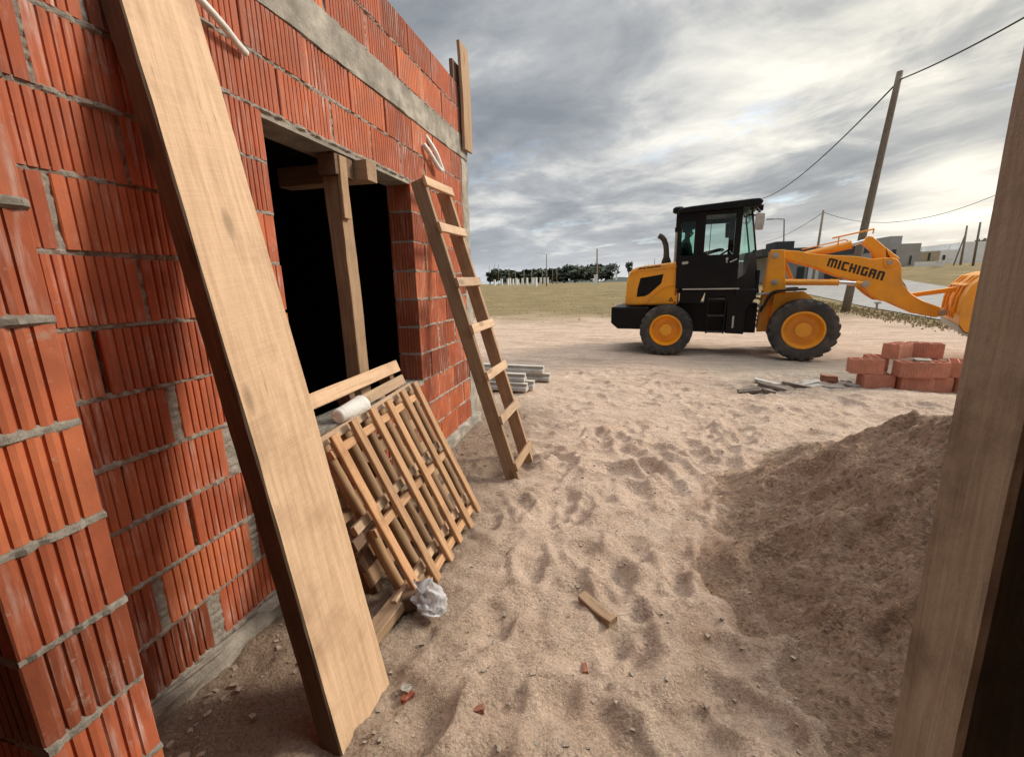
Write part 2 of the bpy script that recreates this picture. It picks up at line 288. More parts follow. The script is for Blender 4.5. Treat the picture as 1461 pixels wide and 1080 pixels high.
# ------------------------------------------------------------------ mesh builder
class MB:
    def __init__(s, T=None): s.v = []; s.f = []; s.mi = []; s.tint = []; s.T = T; s.cur = 0; s.t = .5
    def vert(s, p):
        if s.T: p = s.T(p)
        s.v.append(tuple(p)); return len(s.v) - 1
    def face(s, idx): s.f.append(tuple(idx)); s.mi.append(s.cur); s.tint.append(s.t)
    def poly(s, pts): s.face([s.vert(p) for p in pts])
    def hexa(s, c):
        i = [s.vert(p) for p in c]
        for q in ((3, 2, 1, 0), (4, 5, 6, 7), (0, 1, 5, 4), (1, 2, 6, 5), (2, 3, 7, 6), (3, 0, 4, 7)): s.face([i[k] for k in q])
    def box(s, a, b):
        (x0, y0, z0), (x1, y1, z1) = a, b
        s.hexa([(x0, y0, z0), (x1, y0, z0), (x1, y1, z0), (x0, y1, z0), (x0, y0, z1), (x1, y0, z1), (x1, y1, z1), (x0, y1, z1)])
    def prism(s, prof, y0, y1):
        """profile in (x,z) swept along y"""
        n = len(prof); A = [s.vert((p[0], y0, p[1])) for p in prof]; B = [s.vert((p[0], y1, p[1])) for p in prof]
        s.face(A); s.face(B[::-1])
        for i in range(n):
            j = (i + 1) % n; s.face([A[j], A[i], B[i], B[j]])
    def prismz(s, prof, z0, z1):
        n = len(prof); A = [s.vert((p[0], p[1], z0)) for p in prof]; B = [s.vert((p[0], p[1], z1)) for p in prof]
        s.face(A[::-1]); s.face(B)
        for i in range(n):
            j = (i + 1) % n; s.face([A[i], A[j], B[j], B[i]])
    def tube(s, pts, r, k=10, cap=True):
        pts = [Vector(p) for p in pts]; rs = r if isinstance(r, (list, tuple)) else [r] * len(pts); rings = []
        up = Vector((0, 0, 1)); d0 = (pts[1] - pts[0]).normalized()
        if abs(d0.dot(up)) > .9: up = Vector((0, 1, 0))
        a = d0.cross(up).normalized()
        for i, p in enumerate(pts):
            d = ((pts[min(i + 1, len(pts) - 1)] - pts[max(i - 1, 0)])).normalized()
            a = (a - d * a.dot(d)).normalized(); b = d.cross(a)
            rings.append([s.vert(p + (a * math.cos(2 * math.pi * j / k) + b * math.sin(2 * math.pi * j / k)) * rs[i]) for j in range(k)])
        for i in range(len(rings) - 1):
            for j in range(k): s.face([rings[i][j], rings[i][(j + 1) % k], rings[i + 1][(j + 1) % k], rings[i + 1][j]])
        if cap: s.face(rings[0][::-1]); s.face(rings[-1])
    def lathe_y(s, c, prof, k=48, closed=True):
        """profile of (radius, y) around a y axis through c"""
        rings = [[s.vert((c[0] + r * math.cos(2 * math.pi * j / k), c[1] + y, c[2] + r * math.sin(2 * math.pi * j / k))) for j in range(k)] for r, y in prof]
        n = len(rings)
        for i in range(n if closed else n - 1):
            A, B = rings[i], rings[(i + 1) % n]
            for j in range(k): s.face([A[j], B[j], B[(j + 1) % k], A[(j + 1) % k]])
    def disc_y(s, c, r, y0, y1, k=20):
        s.prism([(c[0] + r * math.cos(2 * math.pi * j / k), c[1] + r * math.sin(2 * math.pi * j / k)) for j in range(k)], y0, y1)
    def build(s, name, mats, parent=None, bevel=0., seg=2, smooth=False, origin=None):
        me = bpy.data.meshes.new(name)
        o_ = Vector(parent['_o']) if parent is not None else Vector(origin if origin else (0, 0, 0))
        me.from_pydata([tuple(Vector(p) - o_) for p in s.v], [], s.f)
        for mt in (mats if isinstance(mats, (list, tuple)) else [mats]): me.materials.append(mt)
        me.polygons.foreach_set('material_index', s.mi)
        bm = bmesh.new(); bm.from_mesh(me)
        bmesh.ops.recalc_face_normals(bm, faces=bm.faces); bm.to_mesh(me); bm.free()
        at_ = me.attributes.new('tint', 'FLOAT', 'FACE'); at_.data.foreach_set('value', s.tint)
        if smooth: me.polygons.foreach_set('use_smooth', [True] * len(me.polygons))
        o = bpy.data.objects.new(name, me); COL.objects.link(o)
        if parent is not None: o.parent = parent
        else: o.location = o_
        o['_o'] = tuple(o_)
        if bevel:
            b = o.modifiers.new('bevel', 'BEVEL'); b.width = bevel; b.segments = seg; b.limit_method = 'ANGLE'; b.angle_limit = R(40)
            if smooth is False:
                me.polygons.foreach_set('use_smooth', [True] * len(me.polygons))
                w = o.modifiers.new('wn', 'WEIGHTED_NORMAL')
        return o

def thing(name, label, cat, loc=(0, 0, 0), group=None):
    o = bpy.data.objects.new(name, None); COL.objects.link(o); o.location = loc; o['_o'] = tuple(loc)
    o.empty_display_size = .1
    return tag(o, label, cat, group)
def tag(o, label, cat, group=None, kind=None):
    if label: o['label'] = label; o['category'] = cat
    if group: o['group'] = group
    if kind: o['kind'] = kind
    return o

def wood(name, p0, p1, wdir, w, t, mat, parent=None, seg=10, wob=.0015, bev=.003, round_=False, edge=None):
    """a timber from p0 to p1 (centre line), width w along wdir, thickness t; local Z runs along it"""
    p0, p1 = Vector(p0), Vector(p1); z = (p1 - p0); Ln = z.length; z.normalize()
    x = Vector(wdir); x = (x - z * x.dot(z)).normalized(); y = z.cross(x)
    W = Matrix.Identity(4)
    for i in range(3): W[i][0] = x[i]; W[i][1] = y[i]; W[i][2] = z[i]; W[i][3] = p0[i]
    rg = random.Random(int(abs(p0.x * 7919 + p0.y * 104729 + p0.z * 1299709) * 10) + len(name))
    v = []; f = []
    if round_:
        prof = [(w / 2 * math.cos(a), t / 2 * math.sin(a)) for a in [2 * math.pi * k / 10 for k in range(10)]]
    else:
        b = min(bev, t * .3)
        prof = [(-w / 2 + b, -t / 2), (w / 2 - b, -t / 2), (w / 2, -t / 2 + b), (w / 2, t / 2 - b), (w / 2 - b, t / 2), (-w / 2 + b, t / 2), (-w / 2, t / 2 - b), (-w / 2, -t / 2 + b)]
    k = len(prof); bow = rg.uniform(-1, 1) * wob * 1.5; tw = rg.uniform(-1, 1) * .01
    for i in range(seg + 1):
        q = i / seg; bx = bow * math.sin(math.pi * q) * 2
        for (a, c) in prof:
            v.append((a + rg.uniform(-1, 1) * wob * .5 + c * tw * q, c + bx + rg.uniform(-1, 1) * wob * .5, Ln * q + (rg.uniform(-1, 1) * wob * .6 if i in (0, seg) else 0)))
    for i in range(seg):
        for j in range(k): f.append((i * k + j, i * k + (j + 1) % k, (i + 1) * k + (j + 1) % k, (i + 1) * k + j))
    f.append(tuple(range(k))[::-1]); f.append(tuple(seg * k + j for j in range(k)))
    me = bpy.data.meshes.new(name); me.from_pydata(v, [], f); me.materials.append(mat)
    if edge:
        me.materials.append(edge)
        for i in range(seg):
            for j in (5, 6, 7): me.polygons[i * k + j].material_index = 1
    if round_: me.polygons.foreach_set('use_smooth', [True] * len(me.polygons))
    o = bpy.data.objects.new(name, me); COL.objects.link(o)
    if parent is not None:
        o.parent = parent; o.matrix_local = Matrix.Translation(-Vector(parent['_o'])) @ W
    else: o.matrix_world = W
    return o

# ------------------------------------------------------------------ terrain
def terrain(x, y):
    t = sstep(20, 60, y); return t * (1.0 + 1.6 * sstep(8, 35, x))
PC = (2.0, 2.0)
rg = np.random.RandomState(5)
NF = 400
fx = rg.uniform(-.75, 3.4, NF); fy = rg.uniform(.9, 7.0, NF); fa = rg.uniform(0, math.pi, NF); fs = rg.uniform(.85, 1.75, NF); fd = rg.uniform(.008, .030, NF) * np.where(fy > 4.2, .45, .9)
def ground_h(x, y, dents=True):
    h = terrain(x, y)
    near = (1 - sstep(8, 16, np.hypot(x * .7, y))) * (1 - .5 * sstep(3.6, 6.5, y))
    h = h + near * (.035 * fbm(x * 1.1, y * 1.1, 3, 1) + .036 * fbm(x * 3.2, y * 3.2, 4, 9) + .022 * fbm(x * 9, y * 9, 3, 23) - .014 * np.abs(fbm(x * 6.5 + 4, y * 8, 3, 29)) - .016 * np.abs(fbm(x * 22, y * 22, 2, 31)) + .010 * np.clip(fbm(x * 33, y * 33, 2, 37) - .12, 0, 1) * (1 + 2 * np.exp(-(y / 1.6) ** 2)))
    # soft berm in front of the bricks, and rutted crust left of it
    h = h + .11 * np.exp(-(((x - 2.9) / .75) ** 2 + ((y - 5.35) / .42) ** 2)) + .05 * np.exp(-(((x - 1.5) / .7) ** 2 + ((y - 4.9) / .4) ** 2))
    h = h - .055 * np.exp(-(((x - 1.1) / .55) ** 2 + ((y - 5.7) / .22) ** 2))
    wet = np.exp(-(((x - 2.0) / .75) ** 2 + ((y - 5.85) / .40) ** 2))
    h = h + wet * (.10 * np.abs(fbm(x * 3.5 + 3, y * 8, 4, 41)) + .02 * fbm(x * 22, y * 22, 2, 77))
    # diagonal drag ridges at the lower right
    u = (x * .80 - y * .6); rid = np.exp(-(((x - .25) / .5) ** 2 + ((y - 1.15) / .55) ** 2))
    h = h + rid * .035 * np.sin(u * 17 + 2 * fbm(x * 3, y * 3, 2, 55))
    # tread tracks left by the machine
    for y0_, sl_ in ((6.05, .10), (4.75, .16)):
        q = np.abs(y - (y0_ + sl_ * x)); mk = np.exp(-(q / .17) ** 4) * sstep(-.7, .1, x) * (1 - sstep(1.9, 2.7, x)) * np.clip(.55 + 1.6 * vnoise(x * 1.7, y * 1.7, 90), 0, 1)
        h = h + mk * (-.012 + .011 * np.clip(2.2 * np.sin((x + q * .9) * 2 * math.pi / .15), -1, 1))
    return h
def add_dents(x, y, h):
    for k in range(NF):
        dx = x - fx[k]; dy = y - fy[k]
        sel = (np.abs(dx) < .3) & (np.abs(dy) < .3)
        if not sel.any(): continue
        a = dx[sel] * math.cos(fa[k]) + dy[sel] * math.sin(fa[k]); b = -dx[sel] * math.sin(fa[k]) + dy[sel] * math.cos(fa[k])
        d = np.sqrt((a / (.135 * fs[k])) ** 2 + (b / (.058 * fs[k])) ** 2)
        d = d * (1 + .35 * vnoise(x[sel] * 14, y[sel] * 14, 3)); h[sel] += fd[k] * (-1.1 * np.exp(-(d ** 4)) + .75 * np.exp(-((d - 1.4) / .27) ** 2))
    return h
def axis(a0, a1, st, lo, hi, gr=1.07):
    c = list(np.arange(a0, a1 + 1e-6, st)); s = st; left = []; p = a0
    while p > lo: s *= gr; p -= s; left.append(p)
    s = st; p = a1; right = []
    while p < hi: s *= gr; p += s; right.append(p)
    return np.array(left[::-1] + c + right)
def grid_obj(name, gx, gy, hfun, mat, mask=None, closed_low=None):
    X, Y = np.meshgrid(gx, gy); x = X.ravel(); y = Y.ravel(); z = hfun(x, y)
    nx, ny = len(gx), len(gy)
    i = np.arange(nx * ny).reshape(ny, nx); q = np.stack([i[:-1, :-1], i[:-1, 1:], i[1:, 1:], i[1:, :-1]], -1).reshape(-1, 4)
    if mask is not None:
        k = mask(x, y, z); q = q[k[q].any(1)]
    me = bpy.data.meshes.new(name)
    used = np.unique(q); remap = -np.ones(nx * ny, int); remap[used] = np.arange(len(used)); q = remap[q]
    co = np.stack([x, y, z], 1)[used]
    me.vertices.add(len(co)); me.vertices.foreach_set('co', co.ravel())
    me.loops.add(q.size); me.loops.foreach_set('vertex_index', q.ravel().astype(np.int32))
    me.polygons.add(len(q)); me.polygons.foreach_set('loop_start', np.arange(0, q.size, 4, dtype=np.int32)); me.polygons.foreach_set('loop_total', np.full(len(q), 4, np.int32))
    me.polygons.foreach_set('use_smooth', np.ones(len(q), bool))
    me.update(calc_edges=True); me.materials.append(mat)
    o = bpy.data.objects.new(name, me); COL.objects.link(o); return o
gx = axis(-1.45, 4.0, .016, -900, 1100); gy = axis(.7, 6.6, .016, -60, 2200)
def gh(x, y): return add_dents(x, y, ground_h(x, y))
g = grid_obj('ground', gx, gy, gh, M['sand']); tag(g, None, None, kind='structure')

def pile_h(x, y):
    d = np.hypot(x - PC[0], y - PC[1]); an = np.arctan2(y - PC[1], x - PC[0])
    Rr = 1.74 + .06 * np.sin(an * 3 + 1) + .40 * fbm(np.cos(an) * 3.2 + 5, np.sin(an) * 3.2, 4, 3)
    t = np.clip(1 - d / Rr, -.2, 1)
    tp = np.clip(t, 0, 1); h = np.where(t > 0, 1.26 * tp ** 1.3, .5 * t) - .10 * np.exp(-(d / .3) ** 2)
    k = np.clip(t * 4, 0, 1)
    h = h + k * (.045 * fbm(x * 2.4, y * 2.4, 3, 61) + .07 * fbm(x * 5.5 + y * 2, y * 7.5 - x * 2, 4, 66) - .05 * np.abs(fbm(x * 8 + 2, y * 12, 3, 67)) - .045 * np.abs(fbm(x * 17, y * 22, 3, 71)) - .03 * np.abs(fbm(x * 38, y * 38, 2, 79)))
    # slumps and hollows
    for (cx, cy, r, dp) in ((1.55, 2.75, .10, .06), (1.25, 2.05, .06, .05), (.75, 2.0, .12, .05), (1.0, 2.55, .14, .045), (1.75, 3.0, .12, .06), (.95, 1.5, .07, .025)):
        dd = np.hypot(x - cx, (y - cy) * 1.3) / r; h = h - 1.8 * dp * np.exp(-dd ** 2) + dp * .7 * np.exp(-((dd - 1.5) / .5) ** 2)
    return h + ground_h(x, y) * .6 - .012
ax = np.arange(.05, 3.95, .0125); ay = np.arange(.05, 3.95, .0125)
p = grid_obj('sand_pile', ax, ay, pile_h, M['pile'], mask=lambda x, y, z: z > ground_h(x, y) - .03)
tag(p, 'large heap of damp brown sand beside the rough timber post', 'sand pile')

# road
rd = MB(); path = [(13.0, 6), (13.4, 10), (13.7, 14), (14.6, 20), (15.7, 28), (17.3, 40), (19.5, 60), (21, 85)]
rows = []
for i, (x, y) in enumerate(path):
    rows.append([])
    for k in range(9):
        xx = x - 4.4 + 8.8 * k / 8 + .25 * math.sin(i * 2.1 + k); rows[-1].append((xx, y))
dense = []
for i in range(len(rows) - 1):
    for s in range(6):
        dense.append([(a[0] + (b[0] - a[0]) * s / 6, a[1] + (b[1] - a[1]) * s / 6) for a, b in zip(rows[i], rows[i + 1])])
idx = [[rd.vert((x, y, float(ground_h(np.array([x]), np.array([y]))[0]) + .03)) for (x, y) in r] for r in dense]
for i in range(len(idx) - 1):
    for k in range(8): rd.face([idx[i][k], idx[i][k + 1], idx[i + 1][k + 1], idx[i + 1][k]])
tag(rd.build('road', M['road'], smooth=True), None, None, kind='structure')

# hills on the horizon
hl = MB(); n = 60
for i in range(n + 1):
    x = -120 + 300 * i / n; hgt = 5.5 + 3.2 * math.sin(i * .21 + 1) + 1.2 * math.sin(i * .9)
    for (y, z) in ((420, 0), (450, hgt * .8), (480, hgt), (620, 0)): hl.vert((x, y, z + .8))
for i in range(n):
    for k in range(3): a = i * 4 + k; hl.face([a, a + 4, a + 5, a + 1])
tag(hl.build('hills', M['hills'], smooth=True), None, None, kind='structure')

# ------------------------------------------------------------------ brick building
WX = -1.40; PIT = .1965; Z0 = .075
def grooves(Lu, pitch=.0235, gw=.0055, gd=.0045, m0=.010):
    """outline along u with narrow vertical grooves: list of (u, w)"""
    out = [(0., -.003), (.003, 0.)]; n = max(1, int(round((Lu - 2 * m0) / pitch))); p = (Lu - 2 * m0) / n
    for k in range(n + 1):
        u = m0 + k * p
        if k in (0, n) : continue
        a = gw * rnd.uniform(.75, 1.25) / 2
        out += [(u - p * .5, .0014), (u - a, -.0004), (u - a * .35, -gd), (u + a * .35, -gd), (u + a, -.0004)]
    return out + [(Lu - .003, 0.), (Lu, -.003)]
def brick_px(mb, y0, y1, z0, z1, x, depth=.18, pitch=.0235, side=None, gd=.0045, gw=.0055):
    """brick with grooved face looking +X; side = 'near' also grooves the face looking -Y"""
    dx = rnd.uniform(-.004, .003); tl = rnd.uniform(-.004, .004); mb.t = min(1, max(0, rnd.gauss(.5, .32)))
    fr = [(x + dx + tl * (u / (y1 - y0) - .5) + w, y0 + u) for u, w in grooves(y1 - y0, pitch, gw, gd)]
    pr = list(fr)
    pr.append((x - depth, y1))
    if side == 'near':
        sd = grooves(depth - .004, .0235)
        pr += [(x - depth + u, y0 - w) for u, w in sd][0:-1]
    else: pr.append((x - depth, y0))
    j = rnd.uniform(-.002, .002)
    mb.prismz(pr, z0 + j, z1 + j)
def joint_bed(mb, y0, y1, z, x, th=.015, out=.002, deep=.09):
    n = max(2, int((y1 - y0) / .011)); rows = []
    for i in range(n + 1):
        y = y0 + (y1 - y0) * i / n
        o = out + .009 * float(fbm(np.array([y * 24]), np.array([z * 50]), 3, 5)[0]) * 2 + rnd.uniform(-.0045, .0045)
        a = th * .5 * (1 + .9 * float(vnoise(np.array([y * 19.]), np.array([z * 31.]), 8)[0])) + .002; b = th * .5 * (1 + .9 * float(vnoise(np.array([y * 23. + 7]), np.array([z * 31.]), 4)[0])) + .002
        sl = rnd.uniform(.2, .8)
        rows.append([mb.vert(q) for q in ((x - deep, y, z - a), (x - .006, y, z - a - .002), (x + o, y, z - a * .5), (x + o * .9 + rnd.uniform(-.002, .002), y, z + b * .4), (x - .006, y, z + b + .002), (x - deep, y, z + b))])
    for i in range(n):
        for k in range(5): mb.face([rows[i][k], rows[i][k + 1], rows[i + 1][k + 1], rows[i + 1][k]])
    mb.face(rows[0]); mb.face(rows[-1][::-1])
def joint_head(mb, y, z0, z1, x, th=.012, out=-.005, deep=.09):
    n = max(2, int((z1 - z0) / .012)); rows = []
    for i in range(n + 1):
        z = z0 + (z1 - z0) * i / n; o = out + rnd.uniform(-.004, .004)
        a = th / 2 * rnd.uniform(.8, 1.3); b = th / 2 * rnd.uniform(.8, 1.3)
        rows.append([mb.vert(q) for q in ((x - deep, y - a, z), (x - .005, y - a - .001, z), (x + o, y - a * .6, z), (x + o + rnd.uniform(-.002, .002), y + b * .5, z), (x - .005, y + b + .001, z), (x - deep, y + b, z))])
    for i in range(n):
        for k in range(5): mb.face([rows[i][k], rows[i][k + 1], rows[i + 1][k + 1], rows[i + 1][k]])

bld = thing('brick_building', 'unfinished building of red hollow bricks with an open window hole', 'building', (WX, 2.2, 0))
wall = MB(); wall_cur = 0
YN, YF = -.35, 3.80; OY0, OY1 = 1.566, 2.81; OZ0, OZ1 = Z0 + 3 * PIT, Z0 + 10 * PIT
tops = [Z0 + PIT * k for k in range(13)]; up0 = 2.607
levels = [(Z0 + PIT * k, Z0 + PIT * (k + 1)) for k in range(12)] + [(up0, up0 + PIT), (up0 + PIT, up0 + 2 * PIT)]
wide_joint = {(0, 0): .05, (1, 1): .055, (2, 0): .05, (3, 1): .045}
for ci, (z0, z1) in enumerate(levels):
    segs = [(YN, YF)]
    if z0 >= OZ0 - .01 and z1 <= OZ1 + .01: segs = [(YN, OY0), (OY1, YF)]
    for (a, b) in segs:
        y = a - (.17 if ci % 2 else 0.) + (rnd.uniform(-.02, .02) if a == YN else 0); 
        if a != YN and ci % 2 == 0: y = a
        wall.cur = 0; cuts = []
        while y < b - .001:
            e = y + .332 + rnd.uniform(-.006, .006); jt = .011 * rnd.uniform(.5, 1.5)
            if ci < 5 and .85 < e < 1.35 and rnd.random() < .75: jt = rnd.uniform(.03, .05)
            s0, s1 = max(y, a), min(e, b)
            if b - s1 < .06: s1 = b
            if s1 - s0 > .03:
                pt = .0235 if s0 < 3.0 else .022
                brick_px(wall, s0, s1, z0 + .0065, z1 - .0065, WX, pitch=pt, side='near' if (abs(s0 - OY1) < .002) else None, gd=.005 if s0 < OY1 - .1 else .0042, gw=.006 if s0 < OY1 - .1 else .0055)
                if s1 < b - .01: cuts.append((s1, jt))
            y = s1 + jt if s1 < b else b
        wall.cur = 1; wall.t = .5
        for (c, jt) in cuts: joint_head(wall, c + jt / 2, z0 + .004, z1 - .004, WX, jt + .003, -.004 if jt > .02 else (-.006 if rnd.random() < .7 else -.03))
        if ci != 0 and ci != 12: joint_bed(wall, a, b, z0, WX, .015 * rnd.uniform(.8, 1.2), rnd.uniform(-.004, .003))
    if ci == 0 or ci == 12: joint_bed(wall, YN, YF, z0 + .002, WX, .014)
# mortar along the reveal of the far jamb
wall.cur = 1
for k in range(4, 10):
    z = Z0 + PIT * k; wall.box((WX - .17, OY1 - .001, z - .0065), (WX - .004, OY1 + .12, z + .0065))
w_ = wall.build('wall', [M['brick'], M['mortar']], bld)

def rough_box(mb, a, b, amp=.004, st=.05, sd=0):
    """box with a rough +X face (cast concrete)"""
    (x0, y0, z0), (x1, y1, z1) = a, b; ny = max(2, int((y1 - y0) / st)); nz = max(2, int((z1 - z0) / st)); g_ = []
    for i in range(ny + 1):
        r_ = []
        for k in range(nz + 1):
            y = y0 + (y1 - y0) * i / ny; z = z0 + (z1 - z0) * k / nz
            e = amp * 2.4 * float(fbm(np.array([y * 7 + sd]), np.array([z * 11]), 3, 14)[0])
            zz = z + (amp * 2 * float(fbm(np.array([y * 13]), np.array([k * 3.3 + sd]), 2, 6)[0]) if k in (0, nz) else 0)
            r_.append(mb.vert((x1 + e, y, zz)))
        g_.append(r_)
    for i in range(ny):
        for k in range(nz): mb.face([g_[i][k], g_[i + 1][k], g_[i + 1][k + 1], g_[i][k + 1]])
    B = [mb.vert(q) for q in ((x0, y0, z0), (x0, y1, z0), (x0, y1, z1), (x0, y0, z1))]
    mb.face(B); mb.face([B[0]] + [g_[i][0] for i in range(ny + 1)] + [B[1]]); mb.face([B[3]] + [g_[i][nz] for i in range(ny + 1)] + [B[2]])
    mb.face([B[0]] + [g_[0][k] for k in range(nz + 1)] + [B[3]]); mb.face([B[1]] + [g_[ny][k] for k in range(nz + 1)] + [B[2]])
b_ = MB(); rough_box(b_, (WX - .18, YN, 2.434), (WX + .006, 3.97, 2.606), .005, .03, 2); b_.build('tie_beam', M['concrete'], bld)
b_ = MB(); rough_box(b_, (WX - .18, YF + .002, .02), (WX + .002, 3.97, 2.43), .006, .05, 9); rough_box(b_, (WX - .18, YF + .004, 2.61), (WX - .004, 3.96, 2.98), .004, .05, 4); b_.build('corner_column', M['concrete'], bld)
b_ = MB(); rough_box(b_, (WX - .2, YN, -.15), (WX + .035, 3.99, Z0 - .008), .014, .02, 5); b_.build('footing', M['concrete'], bld)
b_ = MB(); b_.box((WX - .178, OY0 + .003, OZ1 - .028), (WX - .006, OY1 - .003, OZ1 - .004)); b_.build('lintel', M['concrete'], bld)
b_ = MB(); rough_box(b_, (WX - .18, OY0 + .003, OZ0 - .03), (WX + .004, OY1 - .003, OZ0 + .004), .004, .02, 3); b_.build('window_sill', M['mortar'], bld)
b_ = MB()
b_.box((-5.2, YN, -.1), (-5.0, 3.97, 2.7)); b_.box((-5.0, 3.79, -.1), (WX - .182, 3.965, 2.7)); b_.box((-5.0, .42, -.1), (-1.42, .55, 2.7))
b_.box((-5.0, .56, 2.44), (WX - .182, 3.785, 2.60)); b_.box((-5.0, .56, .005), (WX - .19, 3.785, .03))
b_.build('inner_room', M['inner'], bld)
# cross wall whose end looks out of the doorway at the left
pw = MB(); PX = -1.0; py0, py1 = .385, .555
for k in range(13):
    z0 = Z0 + .05 + PIT * (k - 1); pw.cur = 0
    brick_px(pw, py0, py1, z0 + .0075, z0 + PIT - .0075, PX, depth=.335, pitch=.0255, side='near', gd=.0055, gw=.006)
    pw.cur = 1; pw.t = .5; joint_bed(pw, py0, py1, z0, PX, .017, .004); pw.box((PX - .335, py0 + .002, z0 - .0074), (PX - .004, py1 - .004, z0 + .0074))
pw.cur = 0; pw.t = .4; pw.box((-5.0, py0 + .004, -.1), (PX - .338, py1 - .14, 2.44))
pw.box((-1.395, py0 + .008, -.1), (PX - .338, py1 - .002, 2.44))
pw.build('cross_wall', [M['brick'], M['mortar']], bld)
# the room the picture is taken from: far walls, roof slab over it
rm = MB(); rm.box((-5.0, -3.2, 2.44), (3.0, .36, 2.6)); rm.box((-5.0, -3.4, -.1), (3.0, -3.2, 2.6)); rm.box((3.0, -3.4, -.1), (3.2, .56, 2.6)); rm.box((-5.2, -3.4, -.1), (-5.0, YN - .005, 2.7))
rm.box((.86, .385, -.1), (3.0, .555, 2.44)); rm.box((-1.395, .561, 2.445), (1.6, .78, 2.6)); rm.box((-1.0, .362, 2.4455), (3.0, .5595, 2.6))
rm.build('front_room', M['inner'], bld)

# ------------------------------------------------------------------ timber things by the wall
d = Vector((-.262, .096, .96)).normalized(); e = Vector((0, 1, 0)); e = (e - d * e.dot(d)).normalized(); nrm = e.cross(d)
nrm = nrm if nrm.x > 0 else -nrm
c0 = Vector((-.745, .952, -.008)) - nrm * .036
tag(wood('leaning_plank', c0, c0 + d * 2.42, e, .262, .072, M['plank'], seg=24, wob=.003, bev=.005, edge=M['shaded_edge']), 'wide pale sawn plank leaning on the brick wall, nearest to the camera', 'plank')

ld = thing('ladder', 'handmade timber ladder leaning on the wall beside the window', 'ladder', (-.65, 2.9, 0))
d = Vector((-.292, .027, .956)).normalized(); e = Vector((0, 1, 0)); e = (e - d * e.dot(d)).normalized(); nl = e.cross(d); nl = nl if nl.x > 0 else -nl
A = Vector((-.655, 2.725, -.03)); B = Vector((-.640, 3.105, -.03))
for q in (A, B): wood('rail', q - nl * .045, q - nl * .045 + d * 2.16, e, .04, .095, M['wood_mid'], ld, seg=14, wob=.002)
for k, t in enumerate((.125, .475, .795, 1.13, 1.455, 1.83, 2.135)):
    c1 = A + d * t + nl * .0115; c2 = B + d * (t + .008) + nl * .0115
    wood('rung', c1 - e * .035, c2 + e * .032, d, .062, .022, M['plank'] if k else M['wood_mid'], ld, seg=4)

pr_ = thing('window_prop', 'timber prop holding a short crosspiece under the window lintel', 'timber prop', (-1.48, 2.13, OZ0))
wood('post', (-1.475, 2.135, OZ0 + .005), (-1.475, 2.105, OZ1 - .135), (0, 1, 0), .095, .085, M['wood_mid'], pr_, seg=12, wob=.003)
wood('crosspiece', (-1.90, 2.235, OZ1 - .083), (-1.335, 2.235, OZ1 - .083), (0, 0, 1), .10, .095, M['wood_mid'], pr_, seg=6, wob=.003).matrix_local
wood('crosspiece_block', (-1.465, 2.03, OZ1 - .083), (-1.465, 2.18, OZ1 - .083), (0, 0, 1), .098, .1, M['wood_dark'], pr_, seg=3)
wood('cleat', (-1.415, 2.085, OZ1 - .34), (-1.415, 2.085, OZ1 - .04), (0, 1, 0), .06, .022, M['wood_mid'], pr_, seg=4)

# pallets
d = Vector((-.395, -.060, .917)).normalized(); e0 = Vector((.02, 1, 0)); e = (e0 - d * e0.dot(d)).normalized(); npl = e.cross(d); npl = npl if npl.x > 0 else -npl
O0 = Vector((-.775, 1.440, -.02)); PW, PH = .785, .86
pa = thing('slatted_pallet', 'light orange slatted pallet in front of the leaning pallet stack', 'pallet', tuple(O0), 'pallets leaning under the window')
for k in range(6):
    u = .022 + (PW - .044) * k / 5 + rnd.uniform(-.006, .006)
    wood('slat', O0 + e * u - npl * .011 + d * rnd.uniform(-.01, .012), O0 + e * u - npl * .011 + d * (PH + rnd.uniform(-.012, .012)), e, .045, .022, M['wood_orange'], pa, seg=8)
for t in (.045, .41, PH - .075):
    wood('crossbar', O0 + d * t + e * -.015 - npl * .0365, O0 + d * t + e * (PW + .01) - npl * .0365, d, .038, .028, M['wood_orange'], pa, seg=6)
pb = thing('rustic_pallet', 'pallet of rounded rustic poles sandwiched behind the orange slatted one', 'pallet', tuple(O0), 'pallets leaning under the window')
for k in range(6):
    u = .03 + (PW - .02) * k / 5 + rnd.uniform(-.008, .008)
    q = O0 + e * u - npl * .095
    if k == 0:
        wood('pole', q + d * .02, q + d * .40, e, .05, .05, M['wood_pole'], pb, seg=6, wob=.003, round_=True); wood('pole', q + d * .46, q + d * .85, e, .05, .05, M['wood_pole'], pb, seg=6, wob=.003, round_=True)
    else: wood('pole', q + d * .02, q + d * (PH - .02), e, .052, .05, M['wood_pole'], pb, seg=10, wob=.004, round_=True)
for t in (.105, .47, PH - .012):
    wood('crossbar', O0 + d * t - e * .07 - npl * .065, O0 + d * t + e * (PW + .0) - npl * .065, d, .04, .026, M['plank'], pb, seg=6)
for t in (.03, .42):
    wood('end_block', O0 + d * t - e * .10 - npl * .10, O0 + d * t - e * .03 - npl * .10, d, .05, .07, M['wood_dark'], pb, seg=2)
d3 = Vector((-.33, 0, .86)).normalized(); e3 = Vector((0, 1, 0)); n3 = Vector((d3.z, 0, -d3.x))
O3 = Vector((-1.015, 1.40, .0))
pc = thing('timber_pallet', 'dark boarded pallet at the back, its top bar rising into the window', 'pallet', tuple(O3), 'pallets leaning under the window')
for u in (.09, .46, .87):
    wood('stringer', O3 + e3 * u - n3 * .05, O3 + e3 * u - n3 * .05 + d3 * .93, e3, .045, .085, M['wood_dark'], pc, seg=6)
